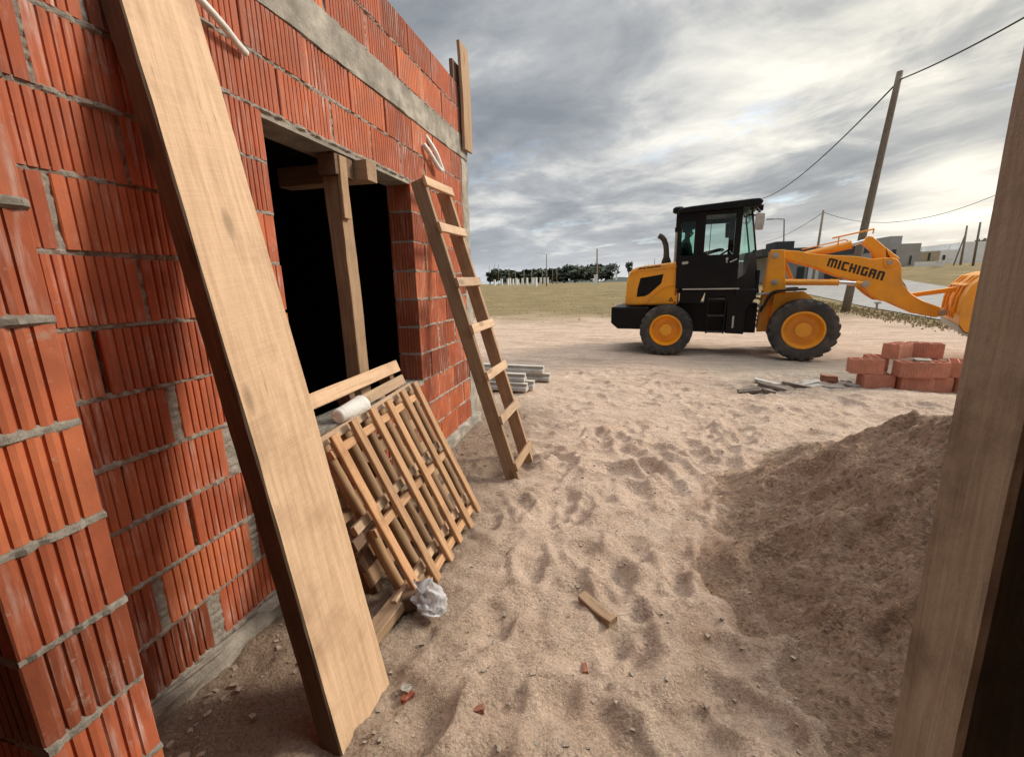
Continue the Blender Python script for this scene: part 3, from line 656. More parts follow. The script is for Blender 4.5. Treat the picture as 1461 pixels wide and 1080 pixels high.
for t in (.09, .24, .40, .56, .72):
    wood('board', O3 + d3 * t + e3 * .03 + n3 * .004, O3 + d3 * t + e3 * .95 + n3 * .004, d3, .07 + rnd.uniform(-.012, .012), .02, M['wood_mid'], pc, seg=6, wob=.002)
wood('top_bar', O3 + d3 * .905 + e3 * .0 + n3 * .004, O3 + d3 * .925 + e3 * .95 + n3 * .004, d3, .072, .022, M['plank'], pc, seg=6)
wood('board', O3 + d3 * .815 + e3 * .46 + n3 * .01, O3 + d3 * .835 + e3 * .94 + n3 * .01, d3, .06, .022, M['plank'], pc, seg=6)
wood('loose_board', O3 + d3 * .50 + e3 * -.02 + n3 * .05, O3 + d3 * .30 + e3 * .42 + n3 * .045, d3, .075, .02, M['wood_mid'], pc, seg=6)
wood('loose_board', O3 + d3 * .18 + e3 * -.02 + n3 * .05, O3 + d3 * .30 + e3 * .42 + n3 * .045, d3, .06, .02, M['wood_dark'], pc, seg=6)
tag(wood('ground_timber', (-.90, 1.13, .025), (-.87, 1.56, .035), (1, 0, .1), .075, .045, M['wood_mid'], seg=6), 'short timber lying on the ground behind the pale plank', 'timber')
tag(wood('wood_block', (-.86, 1.40, .035), (-.77, 1.44, .045), (0, 0, 1), .065, .05, M['wood_dark'], seg=3), 'small dark wood block under the pallets by the plastic bag', 'wood block')

# formwork boards at the top corner
tag(wood('formwork_board', (-1.368, 3.90, 2.50), (-1.368, 3.865, 3.30), (0, 1, 0), .20, .026, M['wood_mid'], seg=8, wob=.003), 'upright formwork board nailed to the top corner of the wall', 'board', 'formwork boards at the wall corner')
tag(wood('formwork_board', (-1.42, 3.72, 3.075), (-1.42, 3.98, 3.08), (0, 0, 1), .15, .03, M['wood_dark'], seg=4), 'short dark board lying on the wall top behind the upright one', 'board', 'formwork boards at the wall corner')

# plastic cup, bag
cp = MB(); ca = O0 + d * (PH + .045) + e * .17 - npl * .075; cax = (e * .97 - d * .06 + npl * .02).normalized()
cp.tube([ca, ca + cax * .010, ca + cax * .09, ca + cax * .165, ca + cax * .178, ca + cax * .19], [.026, .033, .040, .047, .050, .042], 24)
tag(cp.build('plastic_cup', M['cup'], smooth=True, origin=tuple(ca)), 'translucent white plastic cup lying on top of the slatted pallet', 'cup')
bg = MB(); bc = Vector((-.715, 1.395, .085)); nu, nv = 30, 20; ids = []
for i in range(nv + 1):
    t = i / nv; row = []
    for j in range(nu):
        a = 2 * math.pi * j / nu; ca_, sa_ = math.cos(a), math.sin(a)
        cr_ = float(fbm(np.array([ca_ * 2.6 + 3 + t]), np.array([sa_ * 2.6 + t * 4]), 3, 12)[0]); c2 = abs(float(vnoise(np.array([ca_ * 6 + 9]), np.array([sa_ * 6 + t * 9]), 15)[0]))
        prof_ = float(np.interp(t, [0, .12, .45, .7, .85, 1.], [.55, .9, 1., .75, .42, .5]))
        r_ = .058 * prof_ * (1 + .55 * cr_ - .5 * c2)
        row.append(bg.vert(bc + Vector((ca_ * r_ * 1.25 - .05 * t, sa_ * r_ * .95 + .01 * t, (t - .6) * .115 + .03 * cr_ + (.02 * math.sin(a * 2 + 1)) * t))))
    ids.append(row)
for i in range(nv):
    for j in range(nu): bg.face([ids[i][j], ids[i][(j + 1) % nu], ids[i + 1][(j + 1) % nu], ids[i + 1][j]])
bg.face(ids[0][::-1]); bg.face(ids[-1])
tag(bg.build('plastic_bag', M['bag'], smooth=True, origin=(bc.x, bc.y, 0)), 'crumpled white plastic bag at the foot of the slatted pallet', 'bag')

# conduits out of the wall
def curve_pts(P, n=8):
    out = []; P = [Vector(p) for p in P]
    Q = [P[0] * 2 - P[1]] + P + [P[-1] * 2 - P[-2]]
    for i in range(1, len(Q) - 2):
        for s in range(n):
            t = s / n; a, b, c, dd = Q[i - 1], Q[i], Q[i + 1], Q[i + 2]
            out.append(.5 * ((2 * b) + (c - a) * t + (2 * a - 5 * b + 4 * c - dd) * t * t + (3 * b - a - 3 * c + dd) * t ** 3))
    return out + [P[-1]]
cn = MB(); cn.tube(curve_pts([(-1.42, 1.28, 2.34), (-1.365, 1.32, 2.275), (-1.36, 1.40, 2.235), (-1.375, 1.47, 2.212), (-1.385, 1.515, 2.203)]), .0125, 10)
tag(cn.build('conduit', M['pvc'], smooth=True), 'white plastic conduit end hanging out of the bricks above the pale plank', 'conduit', 'conduits out of the wall')
cn = MB(); cn.tube(curve_pts([(-1.41, 3.12, 2.40), (-1.36, 3.17, 2.30), (-1.345, 3.22, 2.22), (-1.345, 3.245, 2.195), (-1.35, 3.19, 2.20), (-1.365, 3.08, 2.27), (-1.385, 3.03, 2.315)]), .016, 10)
tag(cn.build('conduit', M['pvc'], smooth=True), 'looped white conduit sticking out of the wall above the ladder', 'conduit', 'conduits out of the wall')

# rough post at the right of the doorway
dp = Vector((.045, .098, .994)).normalized(); f0 = Vector((.437, .645, 0)); xa = Vector((1, 0, 0)); xa = (xa - dp * xa.dot(dp)).normalized(); ya = dp.cross(xa)
w1 = .125; c_ = f0 + xa * .10 - ya * w1 / 2 - dp * .1
tag(wood('timber_post', c_, c_ + dp * 2.5, ya, w1, .20, M['wood_post'], seg=40, wob=.0012, bev=.006), 'thick rough grey timber post filling the right edge', 'post')

# scraps
def chunk(name, c, sz, mat, seed, label, cat, grp=None, rot=0.):
    r_ = random.Random(seed); bm = bmesh.new(); bmesh.ops.create_cube(bm, size=1.)
    bmesh.ops.subdivide_edges(bm, edges=bm.edges[:], cuts=2, use_grid_fill=True)
    for v in bm.verts:
        v.co = Vector((v.co.x * sz[0] * r_.uniform(.75, 1.1), v.co.y * sz[1] * r_.uniform(.75, 1.1), v.co.z * sz[2] * r_.uniform(.8, 1.15)))
    bmesh.ops.rotate(bm, verts=bm.verts, cent=(0, 0, 0), matrix=Euler((r_.uniform(-.25, .25), r_.uniform(-.25, .25), rot)).to_matrix())
    me = bpy.data.meshes.new(name); bm.to_mesh(me); bm.free(); me.materials.append(mat)
    o = bpy.data.objects.new(name, me); COL.objects.link(o); gz = float(gh(np.array([c[0]]), np.array([c[1]]))[0])
    o.location = (c[0], c[1], gz + sz[2] * .3 + (c[2] if len(c) > 2 else 0)); return tag(o, label, cat, grp)
gz0 = float(gh(np.array([-.05]), np.array([1.58]))[0])
tag(wood('wood_scrap', (-.125, 1.645, gz0 + .018), (.012, 1.525, gz0 + .018), (.6, .7, .1),   .046, .028, M['wood_mid'], seg=4, wob=.004), 'short brown wood offcut lying alone on the sand', 'wood scrap')
FR = 'broken brick bits on the sand'
chunk('brick_fragment', (-.405, 1.055), (.036, .028, .016), M['brick_new'], 1, 'flat orange brick shard on bare sand near the bottom edge', 'brick fragment', FR, .3)
chunk('brick_fragment', (-.655, 1.045), (.045, .02, .016), M['brick'], 2, 'red brick shard beside the white stone next to the plank foot', 'brick fragment', FR, 1.0)
chunk('brick_fragment', (-.085, 1.33), (.022, .05, .014), M['brick_new'], 3, 'upright orange brick sliver below the wood offcut', 'brick fragment', FR, .2)
chunk('stone', (-.672, 1.065), (.03, .026, .024), M['slate'], 4, 'small white stone beside the red shard by the plank foot', 'stone')

# ------------------------------------------------------------------ precast joists behind the ladder
jr = [(4.98, .0, -1.18), (5.16, .0, -1.10), (5.36, .0, -1.06), (5.62, .0, -1.02), (5.80, .0, -.96)]
jl = ['pale concrete joist at the front of the low stack behind the ladder', 'second concrete joist from the front, lying behind the ladder', 'middle concrete joist on the ground behind the ladder', 'concrete joist in the farther pair behind the ladder, lower one', 'farthest concrete joist behind the ladder, topmost of its stack']
pj = None
for k, (y, z, xe) in enumerate([(5.12, .02, -1.12), (5.27, .02, -1.06), (5.20, .125, -1.16), (5.75, .02, -.93), (5.74, .125, -1.02)]):
    if pj is None:
        jm = MB(); s_ = [(-.06, 0), (.06, 0), (.06, .045), (.028, .06), (.022, .092), (.045, .10), (-.045, .10), (-.022, .092), (-.028, .06), (-.06, .045)]
        n_ = len(s_); A_ = [jm.vert((0, a, b)) for a, b in s_]; B_ = [jm.vert((-3., a, b)) for a, b in s_]
        jm.face(A_); jm.face(B_[::-1])
        for i in range(n_): jm.face([A_[i], A_[(i + 1) % n_], B_[(i + 1) % n_], B_[i]])
        o = pj = jm.build('concrete_joist', M['joist'], bevel=.003)
    else: o = pj.copy(); COL.objects.link(o)
    o.location = (xe, y, z); o.rotation_euler = (0, 0, R(rnd.uniform(-1.5, 1.5) - 4)); tag(o, jl[k], 'joist', 'precast joists behind the ladder')

# ------------------------------------------------------------------ loose bricks
def loose_brick():
    mb = MB(); Lb, Wb, Hb = .33, .18, .18
    # grooved on both long faces; open cells on the ends are modelled as sunk pockets on top (laid on edge)
    g1 = grooves(Lb, .026, .006, .004); prof = [(u - Lb / 2, -Wb / 2 - w) for u, w in g1] + [(Lb / 2 - u, Wb / 2 + w) for u, w in g1]
    mb.t = .5; mb.prismz(prof, 0, Hb - .03)
    xs = [-Lb / 2, -Lb / 2 + .012, -.055, -.045, .045, .055, Lb / 2 - .012, Lb / 2]; ys = [-Wb / 2 + .004, -Wb / 2 + .014, -.005, .005, Wb / 2 - .014, Wb / 2 - .004]
    for i in range(7):
        for j in range(5):
            if i % 2 == 0 or j % 2 == 0: mb.box((xs[i], ys[j], Hb - .0295), (xs[i + 1], ys[j + 1], Hb))
    return mb.build('hollow_brick', M['brick_new'], bevel=.0015, seg=1)
BG = 'loose hollow bricks by the machine'
spots = [  # x, y, z, rot, tint label
    (3.10, 6.13, .0, 2, 'brick in the bottom row of the stack, at its left end'),
    (3.46, 6.07, .0, 0, 'plain brick at the bottom centre of the stack'),
    (3.74, 6.16, .0, 84, 'end-on brick in the bottom row, right of centre'),
    (3.93, 6.10, .0, 88, 'end-on brick in the bottom row nearest the rough post'),
    (2.98, 6.16, .182, -8, 'brick overhanging the left side in the middle row'),
    (3.20, 6.40, .182, 80, 'half-hidden brick behind the overhanging one in the middle row'),
    (3.41, 6.03, .182, -3, 'ribbed brick facing front in the middle of the stack'),
    (3.67, 6.14, .182, 86, 'narrow end-on brick right of the ribbed front brick'),
    (3.92, 6.15, .182, 62, 'turned brick at the right end of the middle row'),
    (3.37, 6.30, .364, 38, 'left brick of the open V pair on top of the stack'),
    (3.68, 6.36, .364, -22, 'right brick of the open V pair on top of the stack')]
pbk = None
for k, (x, y, z, a, lab) in enumerate(spots):
    if pbk is None: o = pbk = loose_brick()
    else:
        o = pbk.copy(); COL.objects.link(o)
        if k % 3 == 0: 
            o.data = pbk.data.copy(); o.data.attributes['tint'].data.foreach_set('value', [rnd.uniform(.25, .8)] * len(o.data.polygons))
    o.location = (x, y, z - .01); o.rotation_euler = (0, 0, R(a)); tag(o, lab, 'brick', BG)
chunk('cement_lump', (3.52, 6.08, .345), (.17, .09, .05), M['concrete'], 9, 'grey cement lump lying on the brick stack before the V pair', 'cement lump')
RB = 'rubble left of the brick stack'
chunk('half_brick', (2.66, 6.28, .03), (.20, .10, .08), M['brick_new'], 11, 'broken red half brick on the rubble left of the stack', 'half brick', None, -.1)
for k, (x, y, sx, sy, szz, lab) in enumerate([(2.62, 6.05, .22, .12, .035, 'flat grey cement slab in front of the broken half brick'), (2.86, 6.12, .17, .08, .03, 'pale cement flake between half brick and stack'), (2.36, 5.98, .26, .10, .04, 'long cement crust piece at the left of the rubble'), (2.90, 6.38, .10, .10, .05, 'small pale rubble piece behind the cement flake')]):
    chunk('cement_rubble', (x, y, .0), (sx, sy, szz), M['slate'], 20 + k, lab, 'rubble', RB, -.3 + .25 * k)

CL = ['long dark mud slab at the right of the cracked crust', 'dark mud slab in the middle of the cracked crust', 'left dark lump of the cracked mud crust', 'thin pale crust plate behind the dark mud slabs', 'small broken mud piece in front of the crust', 'tilted grey crust plate beside the pale one']
for k, (x, y, sx, sy, szz, ro) in enumerate([(2.22, 5.90, .42, .11, .07, -.35), (1.86, 5.72, .40, .12, .07, -.45), (1.55, 5.60, .24, .13, .08, -.2), (1.95, 6.02, .50, .14, .035, -.3), (1.72, 5.48, .14, .09, .05, .4), (2.35, 6.12, .30, .12, .03, .2)]):
    chunk('mud_crust', (x, y, -.01), (sx, sy, szz), M['mud'] if k not in (3, 5) else M['slate'], 60 + k, CL[k], 'mud crust', 'cracked mud crust before the loader', ro)
def debris(name, spots_, mat, seed, smin, smax):
    r_ = random.Random(seed); b = MB()
    xs_ = np.array([q[0] for q in spots_]); ys_ = np.array([q[1] for q in spots_]); zs_ = gh(xs_.copy(), ys_.copy())
    for x, y, z in zip(xs_, ys_, zs_):
        s_ = smin + (smax - smin) * r_.random() ** 3; a = r_.uniform(0, 6.3); ca_, sa_ = math.cos(a), math.sin(a); c = []
        for (i, j, k) in ((-1, -1, -1), (1, -1, -1), (1, 1, -1), (-1, 1, -1), (-1, -1, 1), (1, -1, 1), (1, 1, 1), (-1, 1, 1)):
            u, v, w = (i * s_ * r_.uniform(.5, 1.1), j * s_ * r_.uniform(.35, .8), k * s_ * r_.uniform(.3, .6)); c.append((x + u * ca_ - v * sa_, y + u * sa_ + v * ca_, z + w + s_ * .25))
        b.t = r_.random(); b.hexa(c)
    return b.build(name, mat)
dr = random.Random(77)
o = debris('mortar_droppings', [(-1.32 + abs(dr.gauss(0, .16)), dr.uniform(.62, 3.9)) for _ in range(420)], M['slate2'], 1, .003, .013); tag(o, 'crumbs of dried mortar lying along the foot of the brick wall', 'mortar droppings', kind='stuff')
o = debris('sand_pebbles', [(dr.uniform(-.9, 1.3) + .25 * (yy - .9), yy) for yy in [.8 + 4.2 * dr.random() ** 1.7 for _ in range(900)]], M['slate2'], 2, .0025, .011); tag(o, 'small stones and clods scattered over the sand', 'pebbles', kind='stuff')

# ------------------------------------------------------------------ wheel loader
a1, a2 = R(8), R(14)
P1 = (.80, 8.30); h1 = (math.cos(a1), -math.sin(a1)); n1 = (math.sin(a1), math.cos(a1)); h2 = (math.cos(a2), -math.sin(a2)); n2 = (math.sin(a2), math.cos(a2))
Q2 = (P1[0] + 1.55 * h1[0] + .9 * n1[0] - .9 * n2[0], P1[1] + 1.55 * h1[1] + .9 * n1[1] - .9 * n2[1])
def TR(p): return (P1[0] + p[0] * h1[0] + p[1] * n1[0], P1[1] + p[0] * h1[1] + p[1] * n1[1], p[2])
def TF(p): return (Q2[0] + p[0] * h2[0] + p[1] * n2[0], Q2[1] + p[0] * h2[1] + p[1] * n2[1], p[2])
LD = thing('wheel_loader', 'orange and black wheel loader parked on the sand with its bucket lowered', 'wheel loader', (*TR((.9, .9, 0))[:2], 0))
def part(T, fn, name, mat, bevel=0., parent=None, smooth=False, seg=2):
    mb = MB(T); fn(mb); return mb.build(name, mat, parent or LD, bevel=bevel, smooth=smooth, seg=seg)
W9 = 1.8
part(TR, lambda b: b.prism([(-1.01, .57), (-.88, .46), (-.35, .46), (-.32, .87), (-1.01, .87)], .08, W9 - .08), 'counterweight', M['black'], .015)
hood_prof = [(-.79, .885), (-.765, 1.30), (-.74, 1.46), (-.69, 1.555), (-.60, 1.60), (-.45, 1.63), (.15, 1.685), (.17, .90), (-.30, .895)]
hood = part(TR, lambda b: b.prism(hood_prof, .25, W9 - .25), 'engine_hood', M['yellow'], .045, seg=4)
def vent(b):
    b.prism([(-.51, 1.405), (-.10, 1.47), (-.135, 1.30), (-.33, 1.12), (-.41, 1.07), (-.565, 1.055), (-.555, 1.20)], .244, .262)
part(TR, vent, 'vent_grille', M['black'], .006, hood)
def arch(b):
    pts = [(-.40, .91), (-.33, 1.0), (-.22, 1.12), (-.10, 1.21), (.02, 1.25), (.165, 1.265)]; w = .032
    for i in range(len(pts) - 1):
        (x0, z0), (x1, z1) = pts[i], pts[i + 1]; dx, dz = x1 - x0, z1 - z0; l = math.hypot(dx, dz); nx, nz = -dz / l * w, dx / l * w
        b.prism([(x0, z0), (x1, z1), (x1 + nx, z1 + nz), (x0 + nx, z0 + nz)], .232, .249 - .0001 * i)
part(TR, arch, 'hood_arch', M['yellow'], .006, hood)
part(TR, lambda b: b.prism([(-.72, 1.478), (-.66, 1.53), (-.5, 1.556), (.16, 1.612), (.16, 1.592), (-.5, 1.535), (-.64, 1.508)], .238, .249), 'hood_crease', M['yellow'], .006, hood)

LET = {'M': ['#####', '# # #', '# # #', '# # #', '# # #'], 'I': ['#', '#', '#', '#', '#'], 'C': ['###', '#  ', '#  ', '#  ', '###'], 'H': ['# #', '# #', '###', '# #', '# #'],
       'G': ['###', '#  ', '# #', '# #', '###'], 'A': ['###', '# #', '###', '# #', '# #'], 'N': ['###', '# #', '# #', '# #', '# #']}
def lettering(b, text, org, du, dv, hgt, y, wid=1.0, slant=.22):
    """raised block letters: org (u,z) lower left, du reading direction in (u,z), dv up direction"""
    rows = [0, .22, .40, .60, .78, 1.0]; pen = 0.
    for chh in text:
        g_ = LET[chh]; nc = len(g_[0]); cw = [.26 if k % 2 == 0 else .24 for k in range(nc)] if nc != 3 else [.26, .22, .26]
        if nc == 5: cw = [.24, .17, .24, .17, .24]
        xs = [0]
        for c in cw: xs.append(xs[-1] + c)
        for r_ in range(5):
            for c in range(nc):
                if g_[r_][c] != '#': continue
                z1 = 1 - rows[r_]; z0 = 1 - rows[r_ + 1]; q = [[xs[c], z0], [xs[c + 1], z0], [xs[c + 1], z1], [xs[c], z1]]
                cut = .10; pts = []
                tl = r_ == 0 and c == 0 and chh != 'H' and chh != 'I'; tr = r_ == 0 and c == nc - 1 and chh not in 'HI'
                bl = r_ == 4 and c == 0 and chh in 'CG'; br = r_ == 4 and c == nc - 1 and chh in 'CG'
                pts += [(q[0][0] + cut, z0), ] if bl else [tuple(q[0])]
                pts += [(q[1][0] - cut, z0), (q[1][0], z0 + cut)] if br else [tuple(q[1])]
                pts += [(q[2][0], z1 - cut), (q[2][0] - cut, z1)] if tr else [tuple(q[2])]
                pts += [(q[3][0] + cut, z1), (q[3][0], z1 - cut)] if tl else [tuple(q[3])]
                if bl: pts.append((q[0][0], z0 + cut))
                P_ = []
                for (u, v) in pts:
                    u2 = (pen + u + slant * v) * hgt * wid; P_.append((org[0] + du[0] * u2 + dv[0] * v * hgt, y, org[1] + du[1] * u2 + dv[1] * v * hgt))
                b.poly(P_)
        pen += xs[-1] + .17
dh = Vector((.70, .063)).normalized()
part(TR, lambda b: lettering(b, 'MICHIGAN', (-.56, 1.556), dh, (.05, 1), .042, .2445, 1.45), 'hood_lettering', M['letter'], parent=hood)
def tri(b):
    c = (.055, 1.0); r_ = .05; o_ = [(c[0] + r_ * math.sin(R(120 * k)), c[1] + r_ * math.cos(R(120 * k))) for k in range(3)]; i_ = [(c[0] + r_ * .45 * math.sin(R(120 * k)), c[1] + r_ * .45 * math.cos(R(120 * k))) for k in range(3)]
    for k in range(3): j = (k + 1) % 3; b.poly([(o_[k][0], .246, o_[k][1]), (o_[j][0], .246, o_[j][1]), (i_[j][0], .246, i_[j][1]), (i_[k][0], .246, i_[k][1])])
part(TR, tri, 'warning_decal', M['letter'], parent=hood)
for z0_, z1_ in ((1.08, 1.18), (.93, .97)): part(TR, lambda b: b.box((.11, .2455, z0_), (.14, .2475, z1_)), 'hood_latch', M['decal_red'], parent=hood)
part(TR, lambda b: b.tube(curve_pts([(-.09, .7, 1.64), (-.09, .7, 1.74), (-.10, .7, 1.88), (-.12, .7, 2.03), (-.16, .7, 2.12), (-.24, .7, 2.185)]), [.075] * 4 + [.07, .066, .06, .056] + [.052] * 40, 12) if False else b.tube([(-.09, .7, 1.64), (-.09, .7, 1.72), (-.093, .7, 1.80), (-.10, .7, 1.92), (-.115, .7, 2.02), (-.145, .7, 2.10), (-.19, .7, 2.16), (-.25, .7, 2.195)], [.095, .085, .055, .05, .05, .05, .05, .05], 14), 'exhaust_pipe', M['rubber'], smooth=True)
ip = part(TR, lambda b: b.tube([(.085, .5, 1.68), (.085, .5, 2.22)], .035, 14), 'intake_pipe', M['hose'], smooth=False)
part(TR, lambda b: (b.tube([(.085, .5, 2.222), (.085, .5, 2.30)], .045, 14), b.tube([(.085, .5, 2.302), (.085, .5, 2.54)], .03, 14), b.tube([(.085, .5, 2.545), (.085, .5, 2.565), (.085, .5, 2.63), (.085, .5, 2.655)], [.07, .10, .10, .07], 18)), 'pre_cleaner', M['black'], parent=ip)

# cab
def sidepanel(b, y0, y1):
    b.prism([(.12, 1.20), (1.12, 1.20), (1.12, 1.775), (.12, 1.775)], y0, y1)
    b.box((.10, y0, 1.776), (.145, y1, 2.52)); b.box((.385, y0, 1.776), (.555, y1, 2.52)); b.box((1.02, y0, 1.776), (1.12, y1, 2.52))
    b.box((.1455, y0, 2.36), (.3845, y1, 2.52)); b.box((.5555, y0, 2.44), (1.0195, y1, 2.52))
cabo = part(TR, lambda b: (sidepanel(b, .20, .25), sidepanel(b, W9 - .25, W9 - .20), b.box((.10, .2505, 1.15), (.14, W9 - .2505, 1.775)), b.box((.10, .2505, 2.38), (.14, W9 - .2505, 2.52)),
      b.box((.145, .2505, 1.12), (1.45, W9 - .2505, 1.18)), b.box((1.44, .45, 1.185), (1.49, W9 - .45, 1.50)), b.box((.105, .9, 1.776), (.135, .93, 2.38))), 'cab', M['black'], .008)
part(TR, lambda b: b.prism([(.085, 2.50), (.09, 2.545), (.16, 2.585), (.30, 2.60), (1.22, 2.645), (1.34, 2.645), (1.40, 2.60), (1.36, 2.525), (1.2, 2.52)], .12, W9 - .12), 'roof', M['black'], .02, cabo)
part(TR, lambda b: b.box((.16, .215, 1.78), (.38, .22, 2.355)), 'side_window', M['glass'], parent=cabo)
part(TR, lambda b: (b.box((.16, W9 - .22, 1.78), (.38, W9 - .215, 2.355)), b.box((.56, W9 - .22, 1.78), (1.015, W9 - .215, 2.435))), 'far_window', M['glass2'], parent=cabo)
dw = part(TR, lambda b: b.box((.56, .215, 1.78), (1.015, .22, 2.435)), 'door_window', M['glass2'], parent=cabo)
part(TR, lambda b: b.box((.635, .224, 1.78), (.645, .236, 2.435)), 'window_divider', M['black'], parent=dw)
part(TR, lambda b: b.box((.118, .2505, 1.78), (.122, .895, 2.375)), 'rear_window', M['glass'], parent=cabo)
part(TR, lambda b: (b.disc_y((.93, 1.70), .022, .185, .199), b.box((.92, .188, 1.63), (.94, .199, 1.68))), 'door_handle', M['dullsteel'], parent=cabo)
part(TR, lambda b: b.tube([(.98, .19, 1.64), (1.09, .19, 1.69)], .012, 8), 'grab_handle', M['dullsteel'], parent=cabo)
part(TR, lambda b: b.prism([(.20, 1.645), (.22, 1.625), (.30, 1.635), (.315, 1.66), (.295, 1.68), (.215, 1.672)], .193, .199), 'cab_badge', M['hose'], parent=cabo)
part(TR, lambda b: b.box((.24, .17, 1.178), (1.16, .199, 1.20)), 'cab_trim', M['hose'], parent=cabo)
def corner(s, t, far=False):
    tl = Vector((1.121, .21, 2.52)); tr = Vector((1.27, .42, 2.52)); br = Vector((1.52, .50, 1.06)); bl = Vector((1.121, .21, 1.06))
    p_ = (bl * (1 - t) + tl * t) * (1 - s) + (br * (1 - t) + tr * t) * s
    if far: p_.y = W9 - p_.y
    return p_
def zsplit(s): 
    xs = [0, .25, .45, .6, .72, .85, 1.0]; zs = [1.36, 1.41, 1.50, 1.65, 1.78, 1.85, 1.82]
    return float(np.interp(s, xs, zs))
def cpanel(b, lo, far):
    for i in range(16):
        s0, s1 = i / 16, (i + 1) / 16; q = []
        for s in (s0, s1):
            tz = (zsplit(s) - 1.06) / 1.46
            q.append((s, 0. if lo else tz, tz if lo else 1.))
        b.poly([corner(q[0][0], q[0][1], far), corner(q[1][0], q[1][1], far), corner(q[1][0], q[1][2], far), corner(q[0][0], q[0][2], far)])
for far in (False, True):
    part(TR, lambda b: cpanel(b, True, far), 'corner_panel', M['black'], parent=cabo); part(TR, lambda b: cpanel(b, False, far), 'corner_window', M['glass'], parent=cabo)
    part(TR, lambda b: b.tube([corner(s, 1.0 - (1 - (zsplit(1) - 1.06) / 1.46) * k / 6, far) for k in range(7) for s in (1.0,)], .016, 8), 'corner_post', M['black'], parent=cabo)
def ws(b):
    a = [corner(1, 1), corner(1, 1, True), corner(1, .5, True), corner(1, .5)]; b.poly(a)
part(TR, ws, 'windscreen', M['glass2'], parent=cabo)
part(TR, lambda b: b.poly([corner(1, .5), corner(1, .5, True), corner(1, 0, True), corner(1, 0)]), 'front_panel', M['black'], parent=cabo)
part(TR, lambda b: (b.box((.22, .62, 1.2), (.66, 1.18, 1.56)), b.prism([(.20, 1.561), (.34, 1.561), (.25, 1.93), (.17, 1.93)], .66, 1.14)), 'seat', M['black'], .03, cabo)
part(TR, lambda b: (b.prism([(1.05, 1.19), (1.42, 1.19), (1.40, 1.62), (1.18, 1.66)], .6, 1.2), b.tube([(1.2, .9, 1.6), (.99, .9, 1.86)], .025, 8)), 'dashboard', M['black'], parent=cabo)
part(TR, lambda b: b.box((.48, .3, 1.2), (.62, .52, 1.82)), 'side_console', M['black'], .02, cabo)
def steer(b):
    c = Vector((.98, .9, 1.88)); ax = Vector((-.55, 0, .83)).normalized(); u = Vector((0, 1, 0)); w = ax.cross(u)
    b.tube([c + (u * math.cos(a) + w * math.sin(a)) * .17 for a in [2 * math.pi * k / 20 for k in range(21)]], .016, 6, False)
    b.tube([c - u * .17, c + u * .17], .012, 6)
part(TR, steer, 'steering_wheel', M['black'], parent=cabo, smooth=True)
for v_, nm in ((.02, 'mirror'), (W9 - .04, 'mirror')):
    mo = part(TR, lambda b: b.prism([(1.29, 2.14), (1.41, 2.13), (1.425, 2.25), (1.42, 2.39), (1.29, 2.40)], v_ - .02, v_ + .04) if v_ < 1 else b.prism([(.965, 2.18), (1.07, 2.17), (1.075, 2.45), (.955, 2.46)], v_ - .02, v_ + .03), nm, M['hose'] if v_ < 1 else M['black'], .015, cabo)
    part(TR, lambda b: b.tube([(1.24, .35, 2.50), (1.30, .10, 2.50), (1.35, .03, 2.41)], .012, 8) if v_ < 1 else b.tube([(1.02, W9 - .25, 2.50), (1.02, W9 - .06, 2.52), (1.02, v_, 2.45)], .012, 8), 'mirror_arm', M['black'], parent=mo)
for v_ in (.28, W9 - .36):
    wl = part(TR, lambda b: (b.box((1.33, v_, 2.47), (1.42, v_ + .10, 2.56)), b.tube([(1.37, v_ + .05, 2.46), (1.33, v_ + .05, 2.40), (1.22, v_ + .06, 2.42)], .014, 6)), 'work_light', M['black'], .008, cabo)
    part(TR, lambda b: b.box((1.4205, v_ + .01, 2.48), (1.425, v_ + .09, 2.55)), 'lens', M['white'], parent=wl)
part(TR, lambda b: (b.tube([(.86, .55, 2.62), (.86, .55, 2.66), (.86, .55, 2.69)], [.05, .05, .02], 12)), 'beacon', m_plain('red_beacon', (.5, .03, .02), .3, bmp=0), parent=cabo)
# under the cab
part(TR, lambda b: b.box((-.38, .42, .40), (1.5, W9 - .42, .93)), 'rear_frame', M['black'], .01)
part(TR, lambda b: (b.prism([(.20, .93), (.55, .935), (.64, 1.17), (.20, 1.17)], .235, .6), b.prism([(1.0, .40), (1.30, .39), (1.30, .80), (1.44, 1.04), (1.44, 1.17), (.645, 1.17), (.62, .95), (1.0, .95)], .24, .60)), 'side_tank', M['black'], .012)
part(TR, lambda b: (b.box((.62, .41, .40), (1.0, .415, .95)),), 'tank_side', M['black'])
stp = part(TR, lambda b: (b.tube([(.685, .18, .40), (.675, .20, 1.07)], .014, 8), b.tube([(.965, .18, .40), (.975, .20, 1.07)], .014, 8)), 'step_ladder', M['black'])
for z in (.425, .72, 1.015):
    part(TR, lambda b: b.box((.69, .165, z - .012), (.96, .225, z + .012)), 'step', M['rubber'], parent=stp)
part(TR, lambda b: b.box((1.10, .229, .50), (1.13, .239, .71)), 'sight_gauge', M['hose'])
def hoses(b):
    for k, z in enumerate((.50, .60, .67, .76, .86, .98)):
        b.tube(curve_pts([(1.40, .62 + .06 * (k % 3), z), (1.50, .52 + .05 * (k % 2), z + .03), (1.60, .54, z - .01), (1.72, .60, z + .02)], 4), .019, 7)
part(TR, hoses, 'hydraulic_hoses', M['hose'], smooth=True)
part(TR, lambda b: b.prism([(1.42, 1.06), (1.78, 1.10), (1.78, 1.13), (1.42, 1.09)], .45, .62), 'hose_shelf', M['hose'])

